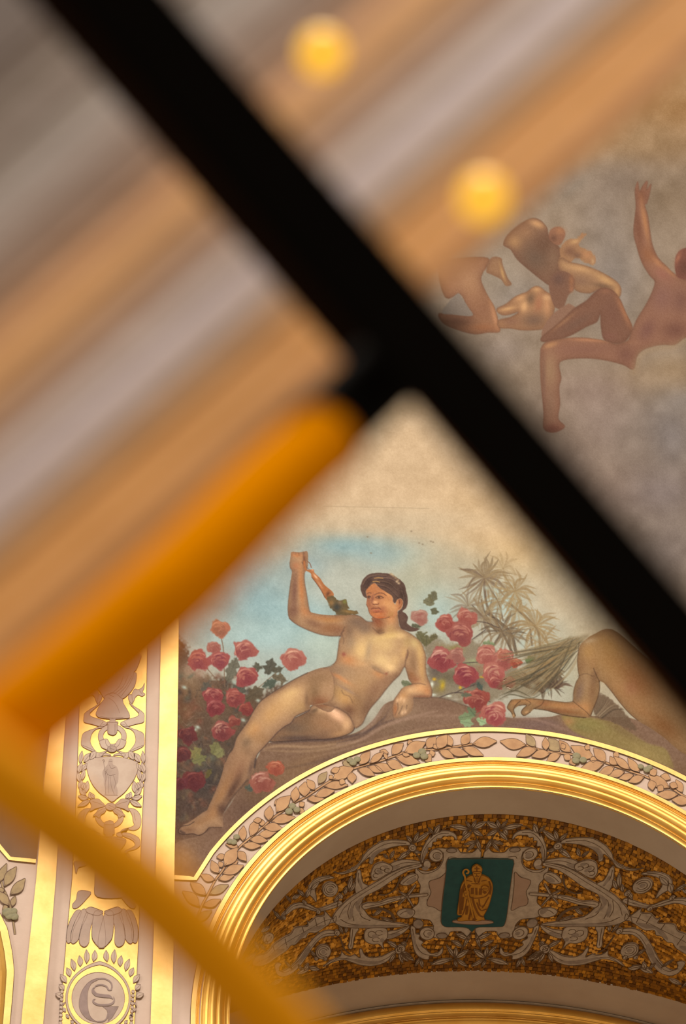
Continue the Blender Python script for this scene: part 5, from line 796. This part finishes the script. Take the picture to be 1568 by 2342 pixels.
# ---------------------------------------------------------------- pilaster left of the mural
def lin_pts(*p, n=18):
    p = np.array(p, float); y = np.linspace(p[0][1], p[-1][1], n); o = np.argsort(p[:, 1]); return np.stack([np.interp(y, p[o, 1], p[o, 0]), y], 1)
TOP = 1180
sA = thing('gilded_strip', 'outer gilded pilaster strip, beside the left bay', 'gilded strip', tuple(W([(90, 2000)], Y0)[0]))
strip('gilded_face', lin_pts((146, TOP), (118, 1640), (100, 1800), (85, 1990), (68, 2150), (48, 2342), (40, 2460)), lin_pts((183, TOP), (150, 1640), (139, 1800), (129, 1990), (116, 2150), (98, 2342), (90, 2460)), Y0, .05, GOLD, sA)
sB = thing('gilded_strip', 'inner gilded pilaster strip, along the mural edge', 'gilded strip', tuple(W([(380, 2000)], Y0)[0]))
strip('gilded_face', lin_pts((374, TOP), (371, 1320), (367, 1500), (363, 1700), (358, 1920), (351, 2150), (344, 2342), (341, 2460)), lin_pts((412, TOP), (409, 1320), (408, 1500), (405, 1700), (399, 1950), (397, 2150), (392, 2342), (390, 2460)), Y0, .05, GOLD, sB)
pan = thing('pilaster_panel', 'gilded pilaster panel with grey painted ribbons, shield and monogram', 'painted panel', tuple(W([(240, 2000)], Y0)[0]))
gl, gr = lin_pts((210, TOP), (187, 1500), (182, 1610), (176, 1800), (166, 2000), (152, 2150), (136, 2342), (130, 2460)), lin_pts((347, TOP), (337, 1420), (335, 1560), (330, 1760), (321, 1950), (316, 2150), (307, 2342), (303, 2460))
strip('gold_ground', gl, gr, Y0, .008, GOLDP, pan)
for e_, dx in ((gl, -.5), (gr, .5)): rv, rf = ribbon_vf(e_+[dx, 0], 1.1); mesh('outline', W(rv, Y0-.010), rf, [OUTL], pan)
OM = [ORN, ORNL]; OD = [ORND, ORNL]
cxy = lambda y: 763-(y-1100)*.05
def mir(P): return [(2*cxy(y)-x, y) for x, y in P]
def pp(name, P, lines=(), mats=OM, th=.014, both_=True, f=G_, mf=mir, lw=.9, n=4):
    plate(name, f(P), Y0-.008, th*.3, mats, pan, n, lw, [f(l) for l in lines], .8)
    if both_: plate(name, f(mf(P)), Y0-.008, th*.3+.0006, mats, pan, n, lw, [f(mf(l)) for l in lines], .8)
plate('painted_spray', [(318, 1322), (337, 1318), (338, 1392), (325, 1396), (320, 1378), (306, 1362), (322, 1345)], Y0-.008, .004, OM, pan, 4, .8)
pp('ribbon', [(1090, 270), (1070, 310), (1030, 335), (992, 330), (968, 370), (960, 385), (930, 390), (935, 440), (965, 472), (985, 445), (1000, 410), (1030, 388), (1065, 402), (1096, 380), (1072, 360), (1085, 320)], [[(965, 385), (970, 465)], [(1040, 345), (1070, 385)]])
pp('ribbon', [(940, 462), (955, 490), (1000, 535), (1033, 575), (1010, 606), (930, 630), (882, 650), (850, 672), (880, 700), (930, 700), (1000, 680), (1078, 660), (1088, 620), (1085, 575), (1040, 535), (980, 498), (958, 470)], [[(1040, 545), (1030, 570)], [(890, 655), (920, 695)]], th=.016)
pp('ribbon', [(850, 680), (900, 715), (950, 728), (990, 770), (1002, 840), (985, 890), (940, 955), (1010, 935), (1080, 895), (1090, 840), (1080, 775), (1030, 745), (960, 720), (900, 690)], [[(940, 950), (1000, 920), (1075, 890)]], th=.013)
pp('bow_loop', [(790, 905), (810, 860), (838, 828), (880, 835), (908, 852), (885, 905), (850, 925), (810, 935)], [[(800, 920), (840, 880), (850, 840)]], th=.02)
pp('bow_tail', [(800, 935), (840, 960), (880, 1005), (905, 1022), (935, 1000), (955, 955), (900, 965), (850, 950)], [], th=.012)
pp('bow_tail', [(700, 968), (740, 978), (755, 992), (700, 990), (650, 1000), (640, 980)], [], th=.011)
for r_, nm in ((0, 'ring'), (1, 'ring')):
    c_ = (770, 800) if not r_ else (742, 1600); O = ell(*c_, 142, 118, 0, 26); I = ell(*c_, 92, 78, 0, 26); V = list(W(G_(O), Y0-.0125))+list(W(G_(I), Y0-.0125)); k = 26; F = [(i, (i+1) % k, k+(i+1) % k, k+i) for i in range(k)]; mi = [0]*k
    for Q in (O, I): rv, rf = ribbon_vf(np.array(G_(Q)), .9, True); b = len(V); V += list(W(rv, Y0-.0135)); F += [tuple(b+i for i in q_) for q_ in rf]; mi += [1]*len(rf)
    mesh(nm, V, F, OM, pan, mi)
pp('vase', [(770, 370), (820, 385), (870, 430), (880, 470), (915, 530), (940, 580), (938, 615), (880, 622), (770, 628), (740, 626), (640, 612), (608, 580), (615, 550), (650, 480), (690, 430), (700, 395)], [[(740, 420), (790, 460), (830, 530), (840, 572)], [(730, 380), (790, 410)], [(650, 605), (760, 618), (880, 612)]], OD, .024, False)
pp('drapery', [(1040, -20), (1045, 40), (1010, 130), (985, 158), (1010, 175), (1008, 240), (985, 310), (930, 380), (870, 425), (820, 385), (770, 365), (700, 395), (690, 420), (640, 345), (600, 300), (580, 200), (560, 80), (620, -60), (800, -120)], [[(980, 160), (975, 210), (930, 300), (860, 400)], [(965, 200), (900, 310), (830, 380)], [(930, 190), (880, 300), (800, 370)], [(880, 200), (840, 300), (780, 360)]], OD, .022, False)
pp('stem_block', [(745, 628), (800, 628), (800, 652), (826, 656), (826, 672), (818, 680), (818, 755), (790, 785), (765, 787), (735, 775), (722, 755), (724, 680), (718, 658), (745, 652)], [[(720, 662), (826, 664)], [(735, 680), (735, 765)], [(795, 680), (795, 770)], [(805, 680), (805, 765)]], OD, .026, False, n=2)
pp('knot', ell(766, 926, 46, 32), [[(740, 915), (790, 935)], [(750, 905), (760, 950)]], OD, .03, False)
pp('shield', [(505, 1045), (560, 1022), (650, 1008), (770, 1002), (900, 1018), (975, 1040), (1028, 1070), (1018, 1150), (990, 1220), (945, 1290), (890, 1360), (820, 1415), (765, 1453), (700, 1405), (640, 1360), (580, 1290), (540, 1210), (515, 1120)], [], OM, .024, False, n=3)
pp('bishop_figure', [(738, 1032), (755, 1024), (772, 1036), (775, 1080), (810, 1100), (828, 1140), (832, 1170), (826, 1250), (810, 1290), (822, 1340), (812, 1385), (720, 1390), (692, 1380), (700, 1330), (685, 1270), (684, 1220), (672, 1165), (690, 1120), (720, 1085), (728, 1060)], [[(740, 1085), (760, 1120), (800, 1110)], [(700, 1150), (740, 1190), (800, 1180)], [(720, 1180), (700, 1280), (705, 1380)], [(750, 1200), (760, 1300), (790, 1380)], [(780, 1190), (800, 1260), (790, 1320)], [(720, 1130), (700, 1180)], [(735, 1200), (730, 1370)], [(735, 1050), (770, 1052)], [(690, 1385), (825, 1388)], [(672, 1042), (682, 1032), (694, 1044), (686, 1058)], [(680, 1040), (690, 1100), (700, 1180), (700, 1250)]], [ORND, ORNL], .027, False, lw=0)
for bx, by, tx, ty, w_ in [(985, 1035, 935, 945, 62), (1045, 1060, 985, 965, 60), (1078, 1075, 1072, 945, 44), (1088, 1170, 1060, 1060, 50), (1060, 1150, 1010, 1070, 50), (1045, 1240, 1030, 1130, 46), (1062, 1260, 1092, 1150, 44), (1055, 1330, 1048, 1235, 52), (1000, 1370, 985, 1245, 62), (985, 1400, 1065, 1305, 48), (960, 1420, 1068, 1395, 52), (940, 1435, 1062, 1500, 50), (925, 1425, 958, 1355, 50), (1025, 1340, 1020, 1260, 44), (900, 1420, 940, 1370, 36)]:
    L1 = leaf_pts((bx, by), (tx, ty), w_, .1); pp('wreath_leaf', [tuple(p) for p in L1], [[(bx, by), (bx*.3+tx*.7, by*.3+ty*.7)]], OM, .02+.003*((bx//7) % 3), n=2)
pp('bow_loop', [(790, 1490), (830, 1450), (860, 1425), (910, 1425), (945, 1440), (925, 1490), (935, 1545), (880, 1520), (820, 1505)], [[(800, 1490), (860, 1465), (920, 1450)]], OD, .028)
pp('bow_tail', [(775, 1525), (815, 1525), (870, 1560), (898, 1595), (870, 1592), (835, 1612), (820, 1580), (790, 1560)], [[(790, 1540), (850, 1590)]], OD, .028)
pp('knot', ell(752, 1500, 50, 36), [[(730, 1485), (790, 1510)], [(735, 1510), (770, 1530)]], OD, .032, False)
pp('ribbon', [(935, 1520), (1000, 1530), (1045, 1580), (1058, 1650), (1035, 1715), (980, 1738), (930, 1730), (880, 1742), (812, 1768), (830, 1800), (880, 1795), (850, 1755), (880, 1725), (940, 1710), (985, 1685), (975, 1640), (966, 1580)], [[(985, 1560), (1000, 1640)], [(820, 1770), (880, 1740)]], th=.014)
pp('ribbon', [(870, 1790), (880, 1760), (960, 1772), (1035, 1815), (1048, 1880), (1030, 1905), (990, 1930), (930, 1945), (905, 1985), (888, 1975), (900, 1940), (960, 1912), (995, 1885), (985, 1850), (940, 1820)], [[(870, 1790), (940, 1800), (1000, 1840)]], th=.015)
pp('ribbon_end', [(890, 1968), (935, 1975), (965, 2035), (1042, 2052), (1030, 2100), (1010, 2168), (992, 2110), (930, 2090), (878, 2040)], [[(935, 1980), (915, 2060)]], th=.015)
pp('stem_block', [(690, 1665), (715, 1648), (740, 1640), (770, 1645), (785, 1668), (792, 1768), (770, 1780), (770, 1800), (700, 1800), (700, 1775), (684, 1765)], [[(690, 1680), (785, 1682)], [(700, 1690), (698, 1760)], [(775, 1690), (778, 1765)]], OD, .026, False, n=2)
pp('vase', [(555, 1800), (620, 1794), (730, 1797), (850, 1808), (905, 1830), (895, 1875), (850, 1935), (812, 1985), (835, 2030), (900, 2100), (935, 2180), (930, 2300), (900, 2400), (620, 2400), (595, 2250), (605, 2120), (622, 2010), (600, 1930), (565, 1860)], [[(560, 1812), (700, 1808), (900, 1840)], [(660, 1850), (680, 1950), (740, 2050)]], OD, .022, False)
mh = lambda P: [(2*(830-(y-900)*.06)-x, y) for x, y in P]
def ph_(name, P, lines=(), mats=OM, th=.014, b=True, n=4, lw=.9): pp(name, P, lines, mats, th, b, H_, mh, lw, n)
for i, P in enumerate([[(640, 490), (620, 560), (590, 600), (600, 632), (640, 620), (700, 560), (740, 500)], [(620, 650), (580, 710), (550, 790), (540, 880), (555, 915), (585, 890), (600, 800), (650, 700), (660, 650)], [(660, 650), (610, 740), (580, 830), (578, 900), (600, 918), (640, 880), (670, 780), (710, 690), (700, 640)], [(710, 660), (670, 760), (645, 860), (650, 920), (690, 945), (725, 905), (735, 800), (760, 700)], [(770, 660), (750, 780), (750, 870), (775, 915), (810, 948), (850, 950), (862, 880), (850, 760), (830, 670)], [(700, 640), (740, 620), (800, 640), (840, 660), (800, 690), (720, 670)]]):
    ph_('drapery_fold', P, [[P[1], P[2], P[3]]] if i else [], OD, .016+.002*i)
for k, (a_, L_) in enumerate([(200+8*i, 1) for i in range(0, 0)]): pass
for k in range(13):          # small leaves round the medallion
    an = math.radians(-98-11.5*k); r1, r2 = 285, 345+(12 if k % 2 else -6); c_ = (800, 1365); sx = 1.0; b0 = (c_[0]+r1*math.cos(an), c_[1]+r1*math.sin(an)*1.06); t0 = (c_[0]+r2*math.cos(an+.06)*(.98 if k < 8 else .86), c_[1]+r2*math.sin(an+.06)*1.16)
    if k > 8: t0 = (c_[0]+(b0[0]-c_[0])*1.10, b0[1]-34)
    L1 = leaf_pts(b0, t0, 44 if k < 9 else 26, .2); L2 = [(1622-x+(y-1365)*-.04, y) for x, y in L1]
    for Q in (L1, L2): plate('medallion_leaf', H_([tuple(p) for p in Q]), Y0-.008, .005+.001*(k % 2), OM, pan, 2, .8, [H_([tuple(Q[0]), tuple(Q[6])])], .7)
for k in range(9):
    for c_ in (505-k*1.5, 1085-k*2): plate('medallion_leaf', H_(ell(c_, 1310+k*32, 14, 13, 30, 8)), Y0-.008, .005, OM, pan, 2, .8)
def annulus(name, O, I, off, mats, lw=.9):
    k = len(O); V = list(W(H_(O), Y0-off))+list(W(H_(I), Y0-off)); F = [(i, (i+1) % k, k+(i+1) % k, k+i) for i in range(k)]; mi = [0]*k
    for Q in (O, I): rv, rf = ribbon_vf(np.array(H_(Q)), lw, True); b = len(V); V += list(W(rv, Y0-off-.001)); F += [tuple(b+i for i in q_) for q_ in rf]; mi += [1]*len(rf)
    return mesh(name, V, F, mats, pan, mi)
def peak(r, tip, n=44):
    o = []
    for i in range(n):
        t = 2*math.pi*i/n-math.pi/2; x, y = 800+r*math.cos(t), 1365+r*1.02*math.sin(t); d = abs(math.atan2(math.sin(t+math.pi/2), math.cos(t+math.pi/2)))
        if d < .75: y -= tip*(1-d/.75)**1.3; x += (812-800)*(1-d/.75)
        o.append((x, y))
    return o
annulus('medallion_rim', peak(266, 30), peak(250, 18), .016, OM)
annulus('medallion_gold_ring', peak(250, 18), ell(800, 1365, 216, 212, 0, 44)[33:]+ell(800, 1365, 216, 212, 0, 44)[:33], .014, [GOLDP, ORNL])
plate('medallion_field', H_(ell(800, 1365, 216, 212, 0, 44)), Y0-.008, .005, [ORN, ORNL], pan, 1, .8)
MG = [paintmat('monogram_paint', '8c7872', 1., .85, scale=10), ORNL]
def ml(name, P, lw=.7, th=.007, n=4): plate(name, H_(P), Y0-.008, th, MG, pan, n, lw)
ml('letter_g', [(815, 1202), (770, 1208), (715, 1240), (670, 1300), (648, 1365), (645, 1430), (662, 1480), (700, 1525), (750, 1550), (805, 1558), (770, 1545), (735, 1510), (717, 1450), (712, 1370), (718, 1300), (745, 1245), (790, 1218)])
for nm, P, w0 in [('letter_g', [(800, 1206), (850, 1206), (895, 1228), (912, 1262), (905, 1300)], 3.2), ('letter_g', [(790, 1556), (840, 1552), (868, 1530), (880, 1490)], 3.2)]:
    rv, rf = ribbon_vf(spline(H_(P), 6, False), w0); mesh(nm, W(rv, Y0-.0165), rf, MG, pan)
ml('letter_g', [(836, 1432), (966, 1432), (945, 1470), (915, 1520), (878, 1555), (882, 1500), (870, 1460)], n=1)
for P, w0 in [([(908, 1300), (885, 1296), (868, 1270), (830, 1256), (785, 1262), (762, 1290)], 3.4), ([(762, 1275), (758, 1305), (785, 1335), (840, 1345), (890, 1350), (920, 1370)], 7.5), ([(925, 1350), (930, 1385), (905, 1412), (850, 1420), (800, 1418), (765, 1400), (760, 1380), (778, 1370)], 4.4)]:
    rv, rf = ribbon_vf(spline(H_(P), 6, False), w0, taper=True); mesh('letter_s', W(rv, Y0-.0175), rf, MG, pan)
# ---------------------------------------------------------------- left bay at the picture edge
lb = thing('arch_moulding', 'gilded arch moulding of the neighbouring bay, at the left edge', 'arch moulding', tuple(W([(10, 2200)], Y0)[0]))
Lc = lin_pts((-60, 2010), (0, 2089), (17, 2124), (28, 2180), (32, 2222), (28, 2279), (22, 2342), (14, 2440), n=40)
def inset(P, d): return P-np.array([d, 0])*np.linspace(1.25, .95, len(P))[:, None]
for nm, d0, d1, f0, f1, m_ in (('outer_fillet', 0, 15, .03, .03, GOLD), ('torus', 15, 24, .02, .05, GOLDM), ('inner_fillet', 24, 40, .04, -.02, GOLDM)):
    A, B = inset(Lc, d0), inset(Lc, d1); V = list(W(A, Y0-f0))+list(W(B, Y0-f1))+list(W(A, Y0)); k = len(A); mesh(nm, V, [(i, i+1, k+i+1, k+i) for i in range(k-1)]+[(i, i+1, 2*k+i+1, 2*k+i) for i in range(k-1)], [m_], lb)
rv, rf = ribbon_vf(Lc+[.8, 0], 1.2); mesh('outline', W(rv, Y0-.01), rf, [OUTL], lb)
fillet('gilded_fillet', 'short gilded line bordering the brown mural of the left bay', [(-70, 1850), (-30, 1895), (0, 1937), (22, 1963), (50, 1966), (82, 1969)], 8.5)
lm = thing('mural', 'dark brown lower corner of the neighbouring mural, far left', 'mural', tuple(W([(40, 1850)], Y0)[0]))
plate('painted_ground', [(-80, 1600), (122, 1600), (100, 1780), (84, 1966), (24, 1960), (-30, 1890), (-80, 1830)], Y0, .003, [DARKM], lm, 1)
garland('small laurel sprig with dark berries in the left bay', [(-10, 300), (20, 450), (60, 540), (85, 620), (105, 720), (122, 840)], [(0, 420, 55, 265, 60), (35, 455, 135, 292, 80), (80, 520, 205, 388, 80), (40, 480, -30, 500, 50), (75, 610, -15, 490, 70), (98, 620, 125, 528, 46), (60, 600, 20, 640, 40)], [(60, 665, 42), (110, 655, 30), (118, 700, 32), (75, 695, 32)], H_, mat=LEAFG, lw=1.4)
# ---------------------------------------------------------------- foreground, close to the lens
IRON = paintmat('black_iron', '060403', 1., .7, var=.2, scale=30, spec=.08)
SHADE = paintmat('shade_brown', '2c1e16', 1., .9, var=.1, scale=20, spec=0.)  # dark brown that stands for shade beside the bar
GILT2 = paintmat('gilt_tube_bright', 'ffae00', .95, .5, var=.06, scale=20, metal=.45, spec=.2)
GILT = paintmat('gilt_tube', 'f89a00', .9, .9, var=.06, scale=20, metal=0., spec=.0)
GILTB, nt_, bs_ = nodes('amber_emissive'); bs_.inputs['Base Color'].default_value = (.9, .5, .06, 1); bs_.inputs['Emission Color'].default_value = (1., .53, .045, 1); bs_.inputs['Emission Strength'].default_value = .8; bs_.inputs['Roughness'].default_value = .4  # emission keeps the two amber balls bright yellow
BRASS = paintmat('brass_edge', '9a5c10', .8, .8, var=.15, scale=20, spec=0.)
def bar(name, a, b, wid, dep, mat, parent, bev=.004, off=(0, 0, 0)):
    a, b = Vector(a)+Vector(off), Vector(b)+Vector(off); d = b-a; L = d.length; z = d.normalized(); view = ((a+b)/2-Vector(EYE)).normalized(); x = z.cross(view).normalized(); y = z.cross(x)
    bm = bmesh.new(); bmesh.ops.create_cube(bm, size=1.)
    for v in bm.verts: v.co = Vector((v.co.x*wid, v.co.y*dep, v.co.z*L))
    bmesh.ops.bevel(bm, geom=bm.edges[:], offset=bev, segments=2, affect='EDGES')
    M = Matrix((x, y, z)).transposed().to_4x4(); M.translation = (a+b)/2; bm.transform(M)
    me = bpy.data.meshes.new(name); bm.to_mesh(me); bm.free(); return link(name, me, [mat], parent)
def tube(name, pts, r, mat, parent, n=20):
    P = np.array(pts, float); Pq = []; 
    P = spline3(P); T = np.gradient(P, axis=0); T /= np.linalg.norm(T, axis=1)[:, None]; up = P.mean(0)-EYE; up /= np.linalg.norm(up); V = []
    rr = r if np.ndim(r) else np.full(len(P), r)
    if np.ndim(r): rr = np.interp(np.linspace(0, 1, len(P)), np.linspace(0, 1, len(r)), r)
    for p, t, q_ in zip(P, T, rr):
        a_ = np.cross(t, up); a_ /= np.linalg.norm(a_); b_ = np.cross(t, a_)
        V += [p+q_*(math.cos(k)*a_+math.sin(k)*b_) for k in np.linspace(0, 2*math.pi, n, endpoint=False)]
    m = len(P); F = [(i*n+j, i*n+(j+1) % n, (i+1)*n+(j+1) % n, (i+1)*n+j) for i in range(m-1) for j in range(n)]+[tuple(range(n)), tuple(range((m-1)*n, m*n))]
    return mesh(name, V, F, [mat], parent, smooth=True)
def spline3(P, n=10):
    Q = np.vstack([2*P[:1]-P[1:2], P, 2*P[-1:]-P[-2:-1]]); t = np.linspace(0, 1, n, endpoint=False)[:, None]; o = []
    for i in range(len(Q)-3):
        a, b, c, d = Q[i:i+4]; o.append(.5*((2*b)+(c-a)*t+(2*a-5*b+4*c-d)*t**2+(3*b-a-3*c+d)*t**3))
    return np.vstack(o+[P[-1:]])
fb = thing('iron_bar', 'thick black iron bar crossing diagonally, out of focus', 'metal bar', tuple(FG(900, 760, 1.)))
bar('bar_body', FG(-218, -570, 1.10), FG(2000, 1990, 1.0), .0325, .020, IRON, fb)
bar('brass_edge', FG(880, 815, 1.08), FG(2000, 2145, 1.03), .009, .006, BRASS, fb, .001)
bar('shade_strip', FG(-310, -505, 1.105), FG(850, 830, 1.105), .018, .006, SHADE, fb, .001)  # added dark strip in place of the shade along the bar's left side
tube('socket', [FG(915, 820, 1.05), FG(840, 895, 1.05), FG(750, 980, 1.05)], .0155, IRON, fb)
tube('socket_cap', [FG(790, 945, 1.01), FG(755, 980, 1.01), FG(722, 1012, 1.01), FG(690, 1044, 1.01)], [.013, .0165, .0165, .010], IRON, fb)
t1 = thing('gilded_tube', 'broad blurred gilded tube rising to the black socket', 'gilded tube', tuple(FG(350, 1350, 1.05)))
tube('tube_body', [FG(735, 1010, .97), FG(620, 1118, .93), FG(420, 1322, .88), FG(210, 1510, .85), FG(0, 1678, .83), FG(-240, 1850, .82)], [.0145, .0155, .0155], GILT, t1)
t2 = thing('gilded_tube', 'blurred bright gilded tube descending to the bottom edge', 'gilded tube', tuple(FG(250, 2000, .95)))
tube('tube_body', [FG(-240, 1610, .80), FG(-40, 1752, .80), FG(130, 1882, .80), (FG(335, 2040, .80)), FG(530, 2232, .80), FG(710, 2432, .80)], .0118, GILT2, t2)
pn = thing('striped_moulding', 'blurred moulded board in ochre, brown and white bands behind the bar', 'moulding', tuple(FG(300, 600, 1.2)))
uu, nn = np.array([.755, -.656]), np.array([.656, .755])
KEY = [(-700, '5c4c42'), (60, '64544a'), (150, '685647'), (305, '948880'), (370, 'a29894'), (450, '947c6c'), (505, '8a6a50'), (560, 'bc8a5c'), (620, 'd8a468'), (690, 'b48a60'), (735, 'a08068'), (800, 'c0b2b0'), (850, 'cec2c8'), (895, 'b0a09c'), (945, 'ac8458'), (1010, 'd89c54'), (1080, 'dca25a'), (1150, 'a87440')]
ks = [k[0] for k in KEY]; kc = np.array([hx(k[1]) for k in KEY]); edges = [-700, -300, 0, 60]+list(range(105, 1151, 55))+[1195]; nm_ = lambda c: 'pale lilac' if c[2] > .6 else ('ochre' if c[0]-c[2] > .33 else 'brown')
for k in range(len(edges)-1):
    s0, s1 = edges[k], edges[k+1]; cc = np.array([np.interp((s0+s1)/2, ks, kc[:, i]) for i in range(3)]); hh = ''.join('%02x' % int(v*255) for v in cc)
    m_ = paintmat('band_paint_%d' % k, hh, 1.25, .7, var=.04, scale=8, bump=.1, fine=30); V = []; nb = 4; ends = [-1500, -700, 0, 700, 1700] if s1 < 1190 else [-1500, -1000, -700, -120]; dz = .0006*math.sin(k*1.9)
    for e_ in ends:
        for j in range(nb+1): s_ = s0+(s1-s0)*j/nb; p = uu*e_+nn*s_; V.append(W([p], .83+dz-.0006*math.sin(math.pi*j/nb))[0])
        for s_ in (s1, s0): p = uu*e_+nn*s_; V.append(W([p], .86)[0])
    c_ = nb+3; F = [(i*c_+j, i*c_+(j+1) % c_, (i+1)*c_+(j+1) % c_, (i+1)*c_+j) for i in range(len(ends)-1) for j in range(c_)]+[tuple(range(c_)), tuple(range((len(ends)-1)*c_, len(ends)*c_))]
    o = mesh('band', V, F, [m_], pn); o['label'] = nm_(cc)+' band'
for x, y, lb_ in ((735, 120, 'upper amber ball with emission, out of focus, above the black bar'), (1105, 452, 'lower amber ball with emission, out of focus, right of the black bar')):
    bm = bmesh.new(); bmesh.ops.create_uvsphere(bm, u_segments=28, v_segments=18, radius=.0112); me = bpy.data.meshes.new('amber_ball'); bm.to_mesh(me); bm.free()
    o = link('amber_ball', me, [GILTB], None, True); o.location = W([(x, y)], .74)[0]; o['label'] = lb_; o['category'] = 'light bulb'; o['group'] = 'amber balls before the striped moulding'  # plain balls with an emissive material
